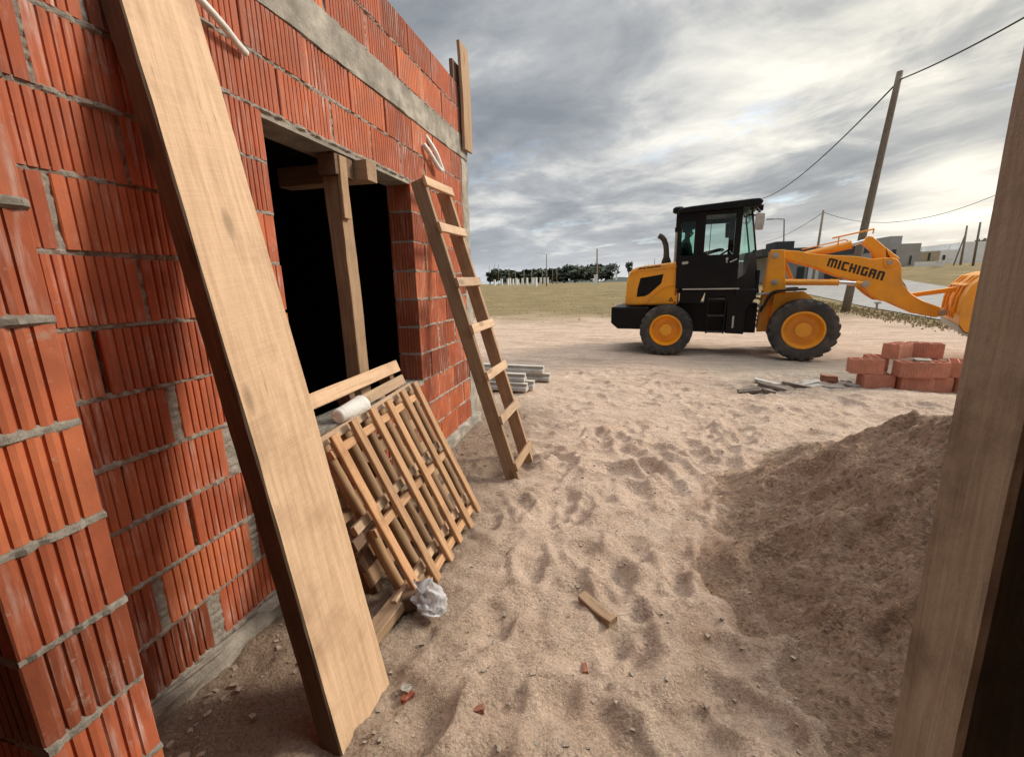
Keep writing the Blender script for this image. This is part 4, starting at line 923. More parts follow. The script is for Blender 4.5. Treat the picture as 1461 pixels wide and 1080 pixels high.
# front frame, boom
TW = [(.115, 1.835), (.325, 1.83), (.39, 1.25), (.42, 1.0), (.19, .86), (.18, .42), (.02, .41), (.06, 1.03)]
fr = part(TF, lambda b: (b.prism(TW, .50, .60), b.prism(TW, W9 - .60, W9 - .50), b.box((.05, .6005, .42), (.36, W9 - .6005, 1.15))), 'front_frame', M['yellow'], .012)
part(TF, lambda b: b.prism([(.34, 1.66), (.40, 1.66), (.58, 1.28), (.52, 1.26)], W9 - .62, W9 - .45), 'brace', M['yellow'], .005, fr)
for c in ((.19, 1.735), (.225, 1.285)):
    part(TF, lambda b: (b.disc_y(c, .052, .488, .4995), b.disc_y(c, .03, .475, .4875)), 'pin', M['dullsteel'], .003, fr)
def fender(b, y0, y1):
    pts = [(.055, .79), (.13, .97), (.20, 1.105), (.27, 1.13), (.66, 1.155)]; w = .028
    for i in range(len(pts) - 1):
        (x0, z0), (x1, z1) = pts[i], pts[i + 1]; dx, dz = x1 - x0, z1 - z0; l = math.hypot(dx, dz); nx, nz = -dz / l * w, dx / l * w
        b.prism([(x0, z0), (x1, z1), (x1 + nx, z1 + nz), (x0 + nx, z0 + nz)], y0, y1 + i * .0005)
part(TF, lambda b: fender(b, .03, .48), 'front_fender', M['black'], .004); part(TF, lambda b: fender(b, W9 - .48, W9 - .03), 'front_fender', M['black'], .004)
part(TF, lambda b: b.prism([(.195, .55), (.225, 1.075), (.30, 1.105), (.66, 1.13), (.80, 1.02), (.8, .55)], .36, .47), 'fender_body', M['yellow'], .01)
part(TF, lambda b: (b.tube([(.68, .35, .52), (.68, W9 - .35, .52)], .12, 14), b.prism([(.36, .45), (1.0, .45), (1.0, .75), (.36, .95)], .7, W9 - .7)), 'front_axle', M['black'])
part(TR, lambda b: b.tube([(.0, .35, .46), (.0, W9 - .35, .46)], .11, 14), 'rear_axle', M['black'])
BO = [(.215, 1.80), (.34, 1.825), (.53, 1.80), (.73, 1.745), (1.04, 1.705), (1.35, 1.675), (1.55, 1.625), (1.71, 1.64), (1.84, 1.625), (1.905, 1.55), (1.935, 1.46), (1.95, 1.33), (1.99, 1.21), (2.11, 1.06), (2.25, .965), (2.47, .865), (2.53, .80), (2.53, .735), (2.44, .708), (2.27, .74), (2.06, .845), (1.88, .94), (1.73, .96), (1.60, 1.055), (1.50, 1.15), (1.40, 1.28), (1.14, 1.365), (.78, 1.53), (.35, 1.67), (.22, 1.69)]
boom = part(TF, lambda b: (b.prism(BO, .62, .70), b.prism(BO, W9 - .70, W9 - .62)), 'boom', M['yellow'], .012)
part(TF, lambda b: (b.tube([(1.62, .70, 1.28), (1.62, W9 - .70, 1.28)], .10, 16),), 'boom_crossmember', M['yellow'], parent=boom)
lu = Vector((.78, -.262)).normalized()
part(TF, lambda b: lettering(b, 'MICHIGAN', (.955, 1.535), lu, (.12, 1), .138, .6165, .90, .06), 'boom_lettering', M['letter'], parent=boom)
pinb = part(TF, lambda b: (b.disc_y((1.765, 1.56), .075, .602, .6195, 24),), 'pin_boss', M['yellow'], .006, boom)
part(TF, lambda b: b.disc_y((1.765, 1.56), .034, .588, .6015), 'pin', M['dullsteel'], .003, pinb)
part(TF, lambda b: (b.disc_y((2.51, .785), .05, .60, .6195),), 'pin', M['dullsteel'], .004, boom)
part(TF, lambda b: (b.tube([(1.70, .63, .93), (1.695, .60, .90), (1.70, .60, .82)], .014, 6), b.tube([(1.66, .60, .93), (1.74, .60, .93)], .016, 6)), 'tow_hook', M['dullsteel'], parent=boom)
part(TF, lambda b: (b.prism([(1.42, 1.90), (1.49, 2.0), (1.55, 1.985), (1.74, 1.80), (1.93, 1.63), (1.90, 1.50), (1.84, 1.30), (1.95, 1.06), (2.08, .98), (2.16, 1.0), (2.02, 1.12), (1.96, 1.35), (1.70, 1.48), (1.62, 1.60), (1.56, 1.76)], .82, .98),), 'bell_crank', M['yellow'], .01)
for v_ in (.56, W9 - .56):
    lc = part(TF, lambda b: (b.tube([(.26, v_, 1.285), (1.12, v_, 1.265), (1.14, v_, 1.265)], [.052, .052, .058], 14), b.tube([(1.37, v_, 1.245), (1.47, v_, 1.232)], [.045, .04], 12)), 'lift_cylinder', M['yellow'])
    part(TF, lambda b: b.tube([(1.141, v_, 1.265), (1.369, v_, 1.246)], .03, 12), 'rod', M['steel'], parent=lc)
    part(TF, lambda b: b.disc_y((1.49, 1.23), .05, v_ - .05, v_ + .05), 'rod_eye', M['dullsteel'], .004, lc)
tc_ = part(TF, lambda b: b.tube([(.50, .9, 1.70), (.74, .9, 1.755), (1.24, .9, 1.868), (1.29, .9, 1.88)], [.062, .065, .065, .07], 16), 'tilt_cylinder', M['yellow'])
part(TF, lambda b: b.tube([(1.291, .9, 1.88), (1.50, .9, 1.935)], .032, 12), 'rod', M['steel'], parent=tc_)
part(TF, lambda b: (b.tube([(1.01, .84, 1.995), (1.555, .84, 2.105)], .013, 8), b.tube([(1.10, .84, 1.88), (1.10, .84, 2.01)], .01, 6), b.tube([(1.545, .84, 2.03), (1.55, .84, 2.10)], .01, 6), b.tube([(.6, .9, 1.835), (1.2, .9, 1.965), (1.24, .9, 1.94)], .011, 6)), 'level_indicator', M['yellow'], parent=tc_)
part(TF, lambda b: (b.prism([(2.02, 1.045), (2.70, 1.17), (2.76, 1.14), (2.72, 1.10), (2.05, .985)], .85, .95)), 'bucket_link', M['yellow'], .008)
def TB(p): return TF((p[0] + .02 + .19 * p[1], p[1], p[2]))
def bucket(b):
    o_ = [(2.83, 1.40), (2.66, 1.345), (2.53, 1.19), (2.48, 1.0), (2.475, .82), (2.49, .66), (2.56, .56), (2.68, .53), (3.30, .50)]
    i_ = [(3.30, .52), (2.68, .55), (2.58, .58), (2.515, .67), (2.50, .82), (2.505, 1.0), (2.555, 1.18), (2.68, 1.33), (2.83, 1.385)]
    b.prism(o_ + i_, -.05, W9 + .05)
    sd = [(2.83, 1.40), (2.66, 1.345), (2.53, 1.19), (2.48, 1.0), (2.475, .82), (2.49, .66), (2.56, .56), (2.68, .53), (3.30, .50), (3.28, .60), (2.95, 1.0)]
    b.prism(sd, -.075, -.051); b.prism(sd, W9 + .051, W9 + .075)
bk = part(TB, bucket, 'bucket', M['yellow'], .006)
for v_ in (.30, .62, 1.2, 1.52):
    part(TB, lambda b: b.prism([(2.62, 1.335), (2.50, 1.18), (2.452, 1.0), (2.445, .80), (2.474, .80), (2.479, 1.0), (2.53, 1.185), (2.655, 1.34)], v_, v_ + .05), 'stiffener', M['yellow'], .004, bk)
for v_ in (.52, .72, 1.06, 1.26):
    part(TB, lambda b: b.prism([(2.44, .82), (2.46, .72), (2.56, .64), (2.68, .62), (2.62, 1.16), (2.56, 1.12), (2.50, .95)], v_, v_ + .035), 'hinge_ear', M['yellow'], .006, bk)
part(TB, lambda b: b.prism([(2.50, 1.20), (2.86, 1.405), (2.86, 1.37), (2.53, 1.16)], .2, W9 - .2), 'spill_guard', M['yellow'], .005, bk)
part(TB, lambda b: b.prism([(2.49, .65), (2.56, .55), (2.68, .52), (2.72, .50), (2.60, .49), (2.50, .55)], -.06, W9 + .06), 'wear_plate', M['dullsteel'], .004, bk)

def wheel(T, c, r, w, near):
    y0 = 0 if near else W9 - w
    k = r / .5
    prof = [(r * .60, .03), (r * .70, .005), (r * .85, .0), (r * .93, .015), (r * .955, .05), (r * .96, w * .5), (r * .955, w - .05), (r * .93, w - .015), (r * .85, w), (r * .70, w - .005), (r * .60, w - .03)]
    mb = MB(T); mb.lathe_y((c[0], y0, c[1]), prof, 56, True)
    nl_ = 22
    for i in range(nl_):
        for sdd in (0, 1):
            a = 2 * math.pi * (i + .5 * sdd) / nl_; sk = .20; da = .075
            ya_, yb_ = (.004, w * .52) if sdd == 0 else (w - .004, w * .48)
            pts = []
            for (yy, off, rr0, rr1) in ((ya_, sk, r * .86, r * .985), (yb_, 0, r * .94, r * 1.0)):
                for (aa, rr) in ((a + off - da, rr0), (a + off + da, rr0), (a + off + da * .8, rr1), (a + off - da * .8, rr1)):
                    pts.append((c[0] + rr * math.cos(aa), y0 + yy, c[1] + rr * math.sin(aa)))
            mb.hexa([pts[0], pts[1], pts[2], pts[3], pts[4], pts[5], pts[6], pts[7]])
    ty = mb.build('wheel', M['rubber'], LD, bevel=.006, seg=1)
    s = 1 if near else -1; yy = y0 if near else y0 + w
    mb = MB(T)
    pr2 = [(r * .62, s * .032), (r * .60, s * .012), (r * .555, s * .010), (r * .535, s * .035), (r * .50, s * .075), (r * .44, s * .11), (r * .30, s * .115), (r * .24, s * .112), (r * .235, s * .035), (r * .215, s * .022), (r * .05, s * .02), (.001, s * .02)]
    mb.lathe_y((c[0], yy, c[1]), pr2, 48, False)
    rim = mb.build('rim', M['yellow'], ty, smooth=True)
    rim.modifiers.new('edge', 'EDGE_SPLIT').split_angle = R(35)
wheel(TR, (0, .455), .47, .36, True); wheel(TR, (0, .455), .47, .36, False)
wheel(TF, (.68, .505), .51, .38, True); wheel(TF, (.68, .505), .51, .38, False)

# driver, seen through the rear side window
def skin_body(name, joints, edges, mat, parent=None, sub=2):
    me = bpy.data.meshes.new(name); me.from_pydata([j[0] for j in joints], edges, [])
    o = bpy.data.objects.new(name, me); COL.objects.link(o); me.materials.append(mat)
    sk = o.modifiers.new('skin', 'SKIN'); sk.use_smooth_shade = True
    for i, j in enumerate(joints): me.skin_vertices[0].data[i].radius = (j[1], j[1] if len(j) < 3 else j[2])
    me.skin_vertices[0].data[0].use_root = True
    sb = o.modifiers.new('sub', 'SUBSURF'); sb.levels = sub; sb.render_levels = sub
    if parent: o.parent = parent
    return o
dx0 = .265
J = [((dx0, .9, 1.62), .13, .15), ((dx0 - .02, .9, 1.80), .12, .15), ((dx0 - .03, .9, 1.98), .11, .16), ((dx0 - .02, .9, 2.07), .07, .09), ((dx0 - .01, .9, 2.12), .05), ((dx0 + .0, .9, 2.18), .06, .055), ((dx0 + .0, .9, 2.24), .078, .065), ((dx0 - .01, .9, 2.295), .068, .058), ((dx0 + .085, .9, 2.225), .016)]
E_ = [(0, 1), (1, 2), (2, 3), (3, 4), (4, 5), (5, 6), (6, 7), (6, 8)]
for s in (-1, 1):
    b0 = len(J)
    J += [((dx0 - .02, .9 + s * .18, 2.02), .055), ((dx0 + .10, .9 + s * .23, 1.78), .042), ((dx0 + .36, .9 + s * .17, 1.84), .032), ((dx0 + .50, .9 + s * .16, 1.88), .024), ((dx0 + .56, .9 + s * .155, 1.895), .032, .018)]
    E_ += [(2, b0), (b0, b0 + 1), (b0 + 1, b0 + 2), (b0 + 2, b0 + 3), (b0 + 3, b0 + 4)]
    for k in range(4):
        f1 = len(J); ln = (.03, .036, .033, .026)[k]; y_ = .9 + s * .155 + (k - 1.5) * .018
        J += [((dx0 + .59 + ln * .5, y_, 1.905), .009), ((dx0 + .605 + ln, y_, 1.885), .008), ((dx0 + .60 + ln * .6, y_, 1.865), .007)]
        E_ += [(b0 + 4, f1), (f1, f1 + 1), (f1 + 1, f1 + 2)]
    f1 = len(J); J += [((dx0 + .56, .9 + s * .12, 1.885), .010), ((dx0 + .60, .9 + s * .115, 1.87), .008)]; E_ += [(b0 + 4, f1), (f1, f1 + 1)]
    b1 = len(J)
    J += [((dx0 + .08, .9 + s * .10, 1.62), .085), ((dx0 + .45, .9 + s * .13, 1.60), .06), ((dx0 + .50, .9 + s * .13, 1.30), .045), ((dx0 + .60, .9 + s * .13, 1.225), .035)]
    E_ += [(0, b1), (b1, b1 + 1), (b1 + 1, b1 + 2), (b1 + 2, b1 + 3)]
J = [((*TR(j[0]),), *j[1:]) for j in J]
per = skin_body('person', J, E_, M['cloth']); tag(per, 'driver in dark clothes sitting in the loader cab', 'person')
hm = MB(TR)
for lat in range(7):
    pass
def blob(b, c, rx, ry, rz, lo=-.2):
    nu, nv = 14, 8; rows = []
    for i in range(nv + 1):
        t = lo + (1 - lo) * i / nv; rr = math.sqrt(max(0, 1 - t * t)); rows.append([b.vert((c[0] + rx * rr * math.cos(2 * math.pi * j / nu), c[1] + ry * rr * math.sin(2 * math.pi * j / nu), c[2] + rz * t)) for j in range(nu)])
    for i in range(nv):
        for j in range(nu): b.face([rows[i][j], rows[i][(j + 1) % nu], rows[i + 1][(j + 1) % nu], rows[i + 1][j]])
blob(hm, (dx0 - .012, .9, 2.262), .092, .074, .088); per['_o'] = (0, 0, 0); hm.build('hair', M['hair'], per, smooth=True)
fm = MB(TR); blob(fm, (dx0 + .036, .9, 2.215), .050, .054, .066, -1.); fm.tube([(dx0 + .082, .9, 2.24), (dx0 + .097, .9, 2.212), (dx0 + .082, .9, 2.202)], [.008, .014, .006], 8); fm.build('face', M['skin'], per, smooth=True)

# ------------------------------------------------------------------ utility poles, wires
def gz(x, y): return float(terrain(np.array([x]), np.array([y]))[0])
up = MB(); ub = Vector((8.60, 19.8, -.2)); ut = Vector((9.20, 19.8, 8.35))
up.tube([ub + (ut - ub) * k / 8 for k in range(9)], [.15 - .055 * k / 8 for k in range(9)], 14)
utt = thing('utility_pole', 'tall leaning wooden utility pole behind the loader boom', 'utility pole', (8.6, 19.8, 0))
up.build('pole', M['pole'], utt, smooth=True)
ins = MB(); ins.tube([(9.20, 19.72, 8.12), (9.24, 19.70, 8.10), (9.27, 19.70, 8.06)], [.03, .045, .03], 8); ins.build('insulator', M['white'], utt)
def wire(name, P_, r_, label):
    w = MB(); w.tube(P_, r_, 6); return tag(w.build(name, M['wire'], smooth=True), label, 'cable', 'overhead cables')
wp = Vector((9.22, 19.75, 8.08)); we = at(1478, 16, 14.0); wf = at(1070, 285, 60)
def sag(a, b, s, n=16): return [a + (b - a) * k / n - Vector((0, 0, s * 4 * (k / n) * (1 - k / n))) for k in range(n + 1)]
wire('overhead_cable', sag(wp, we, .08), .022, 'dark cable running from the tall leaning pole out of the top corner')
wire('overhead_cable', sag(wp, wf, 1.2), .028, 'dark cable sagging from the tall leaning pole down behind the cab')

def pole(name, px, pyt, pyb, Y, r_, label, cat, pxt=None, grp='thin poles in the distance'):
    b = at(px, pyb, Y); t = at(pxt if pxt is not None else px, pyt, Y); b.z = min(b.z, gz(b.x, b.y)) - .3
    w = MB(); w.tube([b, b + (t - b) * .5, t], [r_, r_ * .9, r_ * .75], 8); return tag(w.build(name, M['pole'], origin=tuple(b), smooth=True), label, cat, grp)
pole('wooden_pole', 1160, 300, 395, 42, .11, 'slim leaning pole behind the loader boom, left of the tall one', 'pole', 1175)
pole('wooden_pole', 1370, 322, 380, 52, .10, 'slim pole with a diagonal stay near the white houses', 'pole', 1380)
pole('pole_stay', 1359, 330, 380, 52.2, .06, 'diagonal stay propping the slim pole near the white houses', 'pole', 1379)
pole('wooden_pole', 1388, 317, 380, 50, .10, 'slim pole closest to the rough timber post', 'pole', 1399)
wire('overhead_cable', sag(at(1175, 303, 42), at(1440, 270, 34), 1.3), .018, 'thin cable stretched low behind the boom toward the right')
wire('overhead_cable', sag(at(1175, 303, 42), at(1088, 345, 75), .5), .02, 'thin cable falling from the slim pole toward the cab')
lm = thing('street_lamp', 'thin street lamp with one arm beside the loader cab', 'street lamp', tuple(at(1117, 390, 55)))
lm_ = MB(); b0 = at(1117, 398, 55); t0 = at(1119, 313, 55); lm_.tube([b0, t0], [.10, .07], 8); lm_.build('pole', M['greyhouse'], lm)
lm_ = MB(); lm_.tube([t0, at(1110, 312.5, 55), at(1098, 313.5, 55)], [.06, .06, .05], 8); e1 = at(1101, 313, 55); lm_.box((e1.x - .5, e1.y - .12, e1.z - .06), (e1.x + .2, e1.y + .12, e1.z + .05)); lm_.build('lamp_arm', M['greyhouse'], lm)
far_poles = [(698, 379, 404, 120, 'thin grey pole at the far left beside the ladder'), (706, 376, 404, 120, 'thin grey pole second from the ladder'), (711, 377, 404, 115, 'thin grey pole third from the ladder, before bare scrub'), (726, 385, 400, 110, 'thin pole before the left end of the tree line'), (735.5, 385, 400, 110, 'thin pole second along the tree line'), (747.5, 386, 400, 108, 'thin pole third along the tree line'), (758.5, 386, 399, 106, 'thin pole fourth along the tree line'), (774, 385, 399, 104, 'thin pole fifth along the tree line, left of the tall dark one'),
             (779.8, 363, 408, 54, 'dark tall pole standing before the middle of the tree line'), (788.5, 383, 399, 104, 'thin pole just right of the tall dark one'), (794.5, 384, 399, 104, 'thin pole second right of the tall dark one'), (852, 355, 404.5, 60, 'grey pole with a white post at its foot, left of the loader')]
for k, (x, a, b, Y, lab) in enumerate(far_poles): pole('thin_pole', x, a, b, Y, .085 if Y > 70 else (.12 if k == 11 else .07), lab, 'pole')
for k, (x, a) in enumerate(((917, 380), (921, 378), (925, 377), (934, 369))):
    pole('thin_pole', x, a, 396, 110, .09, ['thin pole left in the row behind the hood', 'second thin pole in the row behind the hood', 'third thin pole in the row behind the hood', 'tallest thin pole in the row, next to the exhaust pipe'][k], 'pole')

# white pillars
wpil = [(705.8, 399, 405.3, 105), (716, 398, 404.5, 108), (724.5, 398, 404.3, 100), (727.6, 397, 404.2, 98), (732, 398, 403.5, 108), (736.7, 397, 404, 98), (739.3, 398.5, 403.3, 110), (745.3, 397, 403, 105), (752, 396.5, 402.4, 100), (759.5, 396.5, 402.5, 98), (763.7, 396, 408, 55), (771.3, 396, 401.3, 108), (776.7, 396, 401.2, 108), (781.2, 396, 401.2, 108), (849.8, 392, 404.7, 60), (879.3, 391, 396, 108), (1339, 372.5, 382, 52), (1354, 369, 378.6, 56)]
lab = ['leftmost of the small white pillars before the trees', 'second small white pillar from the left', 'third small white pillar from the left', 'fourth small white pillar, close beside the third', 'fifth small white pillar from the left', 'sixth small white pillar, taller in its cluster', 'seventh small white pillar, partly behind the sixth', 'eighth small white pillar in the row', 'ninth small white pillar, under the tree line', 'tenth small white pillar, just left of the tall one', 'tall near white pillar in the grass before the tree line', 'first small white pillar right of the tall one', 'second small white pillar right of the tall one', 'small white pillar at the right end of the row', 'white meter pillar at the foot of the grey pole', 'tiny white pillar near the hood of the loader', 'white pillar in the grass before the white houses', 'white pillar against the white house wall']
wp0 = None
for k, (x, a, b, Y) in enumerate(wpil):
    q = at(x, b, Y); hgt = at(x, a, Y).z - q.z
    if wp0 is None:
        w = MB(); w.box((-.17, -.17, -.7), (.17, .17, .93)); w.box((-.20, -.20, .932), (.20, .20, 1.0)); w.cur = 0; o = wp0 = w.build('white_pillar', M['white'], bevel=.01, seg=1)
    else: o = wp0.copy(); COL.objects.link(o)
    o.location = (q.x, q.y, q.z); o.scale = (1.3 if Y < 70 else 1.2, 1.3, hgt); tag(o, lab[k], 'pillar', 'white pillars across the field')

# ------------------------------------------------------------------ trees
def tree_mesh(seed, hgt, wid, n=900, lobes=14):
    r_ = random.Random(seed); cr = MB(); cs = []
    for k in range(lobes):
        a = r_.uniform(0, 6.28); q = r_.random() ** .6 * wid * .36; z = hgt * r_.uniform(.16, .86); cs.append((q * math.cos(a), q * math.sin(a), z, r_.uniform(.20, .32) * wid * (1.15 - .4 * z / hgt)))
    for k in range(n):
        c = r_.choice(cs); d_ = Vector((r_.gauss(0, 1), r_.gauss(0, 1), r_.gauss(0, .85))).normalized() * c[3] * r_.random() ** .4
        p_ = Vector(c[:3]) + d_; s_ = r_.uniform(.05, .11) * wid; u = Vector((r_.uniform(-1, 1), r_.uniform(-1, 1), r_.uniform(-1, 1))).normalized(); v_ = u.orthogonal().normalized(); cr.t = r_.random()
        cr.poly([p_ + u * s_, p_ + v_ * s_ * .7, p_ - u * s_ * .9, p_ - v_ * s_ * .6])
    tr = MB(); tr.tube([(0, 0, -.6), (.05, 0, hgt * .25), (0, .06, hgt * .55), (.05, 0, hgt * .8)], [.035 * hgt, .028 * hgt, .018 * hgt, .006 * hgt], 7)
    for k in range(4):
        a = r_.uniform(0, 6.28); tr.tube([(0, 0, hgt * .3), (math.cos(a) * wid * .15, math.sin(a) * wid * .15, hgt * .5), (math.cos(a) * wid * .3, math.sin(a) * wid * .3, hgt * .68)], [.016 * hgt, .010 * hgt, .004 * hgt], 5)
    return cr, tr
protos = []
def place_tree(kind, px, pyb, Y, hs, ws, label):
    q = at(px, pyb, Y)
    if kind >= len(protos) or protos[kind] is None:
        while len(protos) <= kind: protos.append(None)
        cr, tr = tree_mesh(31 + kind, (6., 5., 5.5, 4.)[kind], (6.5, 7., 5., 4.)[kind])
        t = thing('tree', label, 'tree', (0, 0, 0)); cr.build('crown', M['leaf'], t); tr.build('trunk', M['bark'], t); protos[kind] = t
    else:
        s_ = protos[kind]; t = s_.copy(); COL.objects.link(t)
        for c in list(s_.children): cc = c.copy(); COL.objects.link(cc); cc.parent = t
    t.location = (q.x, q.y, q.z); t.rotation_euler = (0, 0, rnd.uniform(0, 6.28)); t.scale = (ws, ws, hs); tag(t, label, 'tree', 'trees along the far edge of the field')
od = ['first', 'second', 'third', 'fourth', 'fifth', 'sixth', 'seventh', 'eighth', 'ninth', 'tenth', 'eleventh', 'twelfth', 'thirteenth', 'fourteenth']
xs = [723, 733, 744, 755, 766, 777, 788, 799, 810, 820, 831, 842, 853, 864]
tops_ = [385, 384, 383, 384, 383, 383, 382, 381, 376, 378, 379, 379, 375, 376]
for k, x in enumerate(xs):
    Y = 128 + 6 * math.sin(k * 2.3); b = 402.5 - (x - 720) * .028; hh = at(x, tops_[k], Y).z - at(x, b, Y).z
    kd = (0, 1, 2)[k % 3]; place_tree(kd, x, b, Y, .85 * hh / (5.6, 4.7, 5.1)[kd], (1.1, 1.05, 1.25)[kd], f'dark evergreen, {od[k]} from the left end of the far tree line')
place_tree(3, 700, 404, 118, .75, .8, 'small dark bush tree at the far left beside the ladder')
place_tree(3, 707, 404, 116, .95, 1., 'small dark bush tree standing apart, left of the tree line')
place_tree(3, 897, 391, 170, 1.1, .7, 'lone small tree on the ridge left of the loader hood')
place_tree(3, 1400, 371, 64, .6, .45, 'sparse small tree beside the white house near the rough post')

# ------------------------------------------------------------------ houses
def hbox(mb, px0, px1, pyt, pyb, Y, dep):
    a = at(px0, pyb, Y); b = at(px1, pyb, Y); t = at((px0 + px1) / 2, pyt, Y); z0 = min(a.z, gz(a.x, Y), gz(b.x, Y)) - .5
    mb.box((a.x, Y, z0), (b.x, Y + dep, t.z))
def pane(mb, px0, px1, pyt, pyb, Y):
    a = at(px0, pyb, Y); b = at(px1, pyt, Y); mb.box((a.x, Y - .05, a.z), (b.x, Y - .003, b.z))
hs = thing('flat_roofed_house', 'low grey house with a dark flat roof and white panel behind the boom', 'house', tuple(at(1165, 400, 46)))
w = MB(); hbox(w, 1098, 1232, 362, 402, 46, 7); w.build('wall', M['greyhouse'], hs)
w = MB(); a = at(1086, 362, 45.2); b = at(1242, 352, 45.2); w.box((a.x, 44.8, a.z - .25), (b.x, 54, a.z + .38)); w.build('roof', M['darkroof'], hs)
w = MB(); a = at(1106, 357, 47); b = at(1134, 344, 47); w.box((a.x, 47, a.z - .6), (b.x, 50, b.z)); w.build('roof_tank_box', M['darkroof'], hs)
w = MB(); pane(w, 1151, 1169, 379, 401, 45.9); w.build('white_panel', M['white'], hs)
w = MB(); pane(w, 1136, 1148, 381, 399, 45.95); pane(w, 1176, 1205, 383, 399, 45.95); w.build('window', M['darkroof'], hs)

h2_ = thing('grey_house', 'two storey grey block house right of the bell crank', 'house', tuple(at(1285, 380, 56)))
w = MB(); hbox(w, 1262, 1309, 348, 381, 56, 8); w.build('wall', M['greyhouse'], h2_)
w = MB(); hbox(w, 1269, 1286, 337, 349, 57, 4); w.build('roof_tower', M['greyhouse'], h2_)
w = MB(); pane(w, 1296, 1301, 365, 378, 56); w.build('door', M['darkroof'], h2_)
w = MB(); pane(w, 1272, 1279, 356, 363, 56); w.build('window', M['darkroof'], h2_)
h3 = thing('beige_house', 'low beige house with dark openings between grey and white houses', 'house', tuple(at(1320, 380, 58)))
w = MB(); hbox(w, 1301, 1338, 359, 380, 58, 7); w.build('wall', M['beige'], h3)
w = MB(); pane(w, 1323, 1328, 361, 372, 58); w.build('window', M['darkroof'], h3)
h4 = thing('white_house', 'white stepped block house nearest the rough timber post', 'house', tuple(at(1370, 378, 60)))
w = MB(); hbox(w, 1334, 1368, 357, 379, 60, 8); hbox(w, 1369, 1402, 345, 379, 60.3, 8); w.build('wall', M['white'], h4)
w = MB(); hbox(w, 1341, 1356, 349, 358, 61, 3); w.build('roof_tower', M['white'], h4)
w = MB(); pane(w, 1344, 1349, 364, 371, 60); w.build('window', M['darkroof'], h4)
fw = MB(); hbox(fw, 1306, 1340, 373.5, 380, 54, .25); tag(fw.build('garden_wall', M['white'], origin=tuple(at(1320, 380, 54))), 'low white garden wall in front of the beige house', 'wall')

# ------------------------------------------------------------------ dry grass (stuff)
gm = MB(); gr_ = random.Random(3)
def blade(x, y, h_):
    z = gz(x, y); a = gr_.uniform(0, 3.14); w_ = .012 + .0012 * y; lx = gr_.uniform(-.5, .5) * h_
    gm.t = gr_.random(); gm.poly([(x - w_ * math.cos(a), y - w_ * math.sin(a), z - .01), (x + w_ * math.cos(a), y + w_ * math.sin(a), z - .01), (x + lx, y + gr_.uniform(-.3, .3) * h_, z + h_)])
for k in range(700):
    y = 15 + 34 * gr_.random() ** 1.6; x = gr_.uniform(-.32, .26) * y
    if gr_.random() < sstep(14, 21, np.array([y + gr_.uniform(-3, 3)]))[0]: blade(x, y, gr_.uniform(.02, .06))
for k in range(3000):
    y = gr_.uniform(10, 30); x = gr_.uniform(7.9, 9.2) + max(0, y - 14) * .09 + gr_.gauss(0, .25); blade(x, y, gr_.uniform(.03, .09))
mg, nt, b = nmat('dry_grass_blades'); ta = N(nt, 'ShaderNodeAttribute'); ta.attribute_name = 'tint'
L(nt, ramp(nt, ta.outputs['Fac'], [(0, (.23, .18, .085)), (.6, (.31, .24, .125)), (1, (.38, .30, .165))]).outputs[0], b.inputs['Base Color']); b.inputs['Roughness'].default_value = .9
go = gm.build('dry_grass', mg); tag(go, 'short dry grass growing over the field and along the road', 'grass', kind='stuff')

# ------------------------------------------------------------------ sky and sun
SUN_AZ, SUN_EL = R(60), R(31)
sd = Vector((math.sin(SUN_AZ) * math.cos(SUN_EL), math.cos(SUN_AZ) * math.cos(SUN_EL), math.sin(SUN_EL)))
wd = bpy.data.worlds.new('World'); sc.world = wd; wd.use_nodes = True; nt = wd.node_tree
bgn = nt.nodes['Background']; bgn.inputs['Strength'].default_value = .1
sky = N(nt, 'ShaderNodeTexSky'); sky.sky_type = 'NISHITA'; sky.sun_disc = False; sky.sun_elevation = SUN_EL; sky.sun_rotation = SUN_AZ
tcg = N(nt, 'ShaderNodeTexCoord'); D = tcg.outputs['Generated']
sp = N(nt, 'ShaderNodeSeparateXYZ'); L(nt, D, sp.inputs[0])
zc = math_(nt, 'ADD', math_(nt, 'MAXIMUM', sp.outputs[2], 0.), .10)
cb = N(nt, 'ShaderNodeCombineXYZ'); L(nt, math_(nt, 'DIVIDE', sp.outputs[0], zc), cb.inputs[0]); L(nt, math_(nt, 'DIVIDE', sp.outputs[1], zc), cb.inputs[1])
mp0 = N(nt, 'ShaderNodeMapping'); L(nt, cb.outputs[0], mp0.inputs[0]); mp0.inputs['Rotation'].default_value = (0, 0, R(-42))
mp = N(nt, 'ShaderNodeMapping'); L(nt, mp0.outputs[0], mp.inputs[0]); mp.inputs['Scale'].default_value = (1.0, .62, 1); mp.inputs['Location'].default_value = (13.8, 13.5, 0)
n1_ = noise(nt, mp.outputs[0], .72, 10, .60, .3); n2_ = noise(nt, mp0.outputs[0], 1.9, 7, .58, .5)
dotn = N(nt, 'ShaderNodeVectorMath'); dotn.operation = 'DOT_PRODUCT'; L(nt, D, dotn.inputs[0]); dotn.inputs[1].default_value = sd
gl = math_(nt, 'POWER', math_(nt, 'MAXIMUM', dotn.outputs['Value'], 0.), 3.5)
den = math_(nt, 'ADD', math_(nt, 'MULTIPLY', n1_, .68), math_(nt, 'MULTIPLY', n2_, .32))
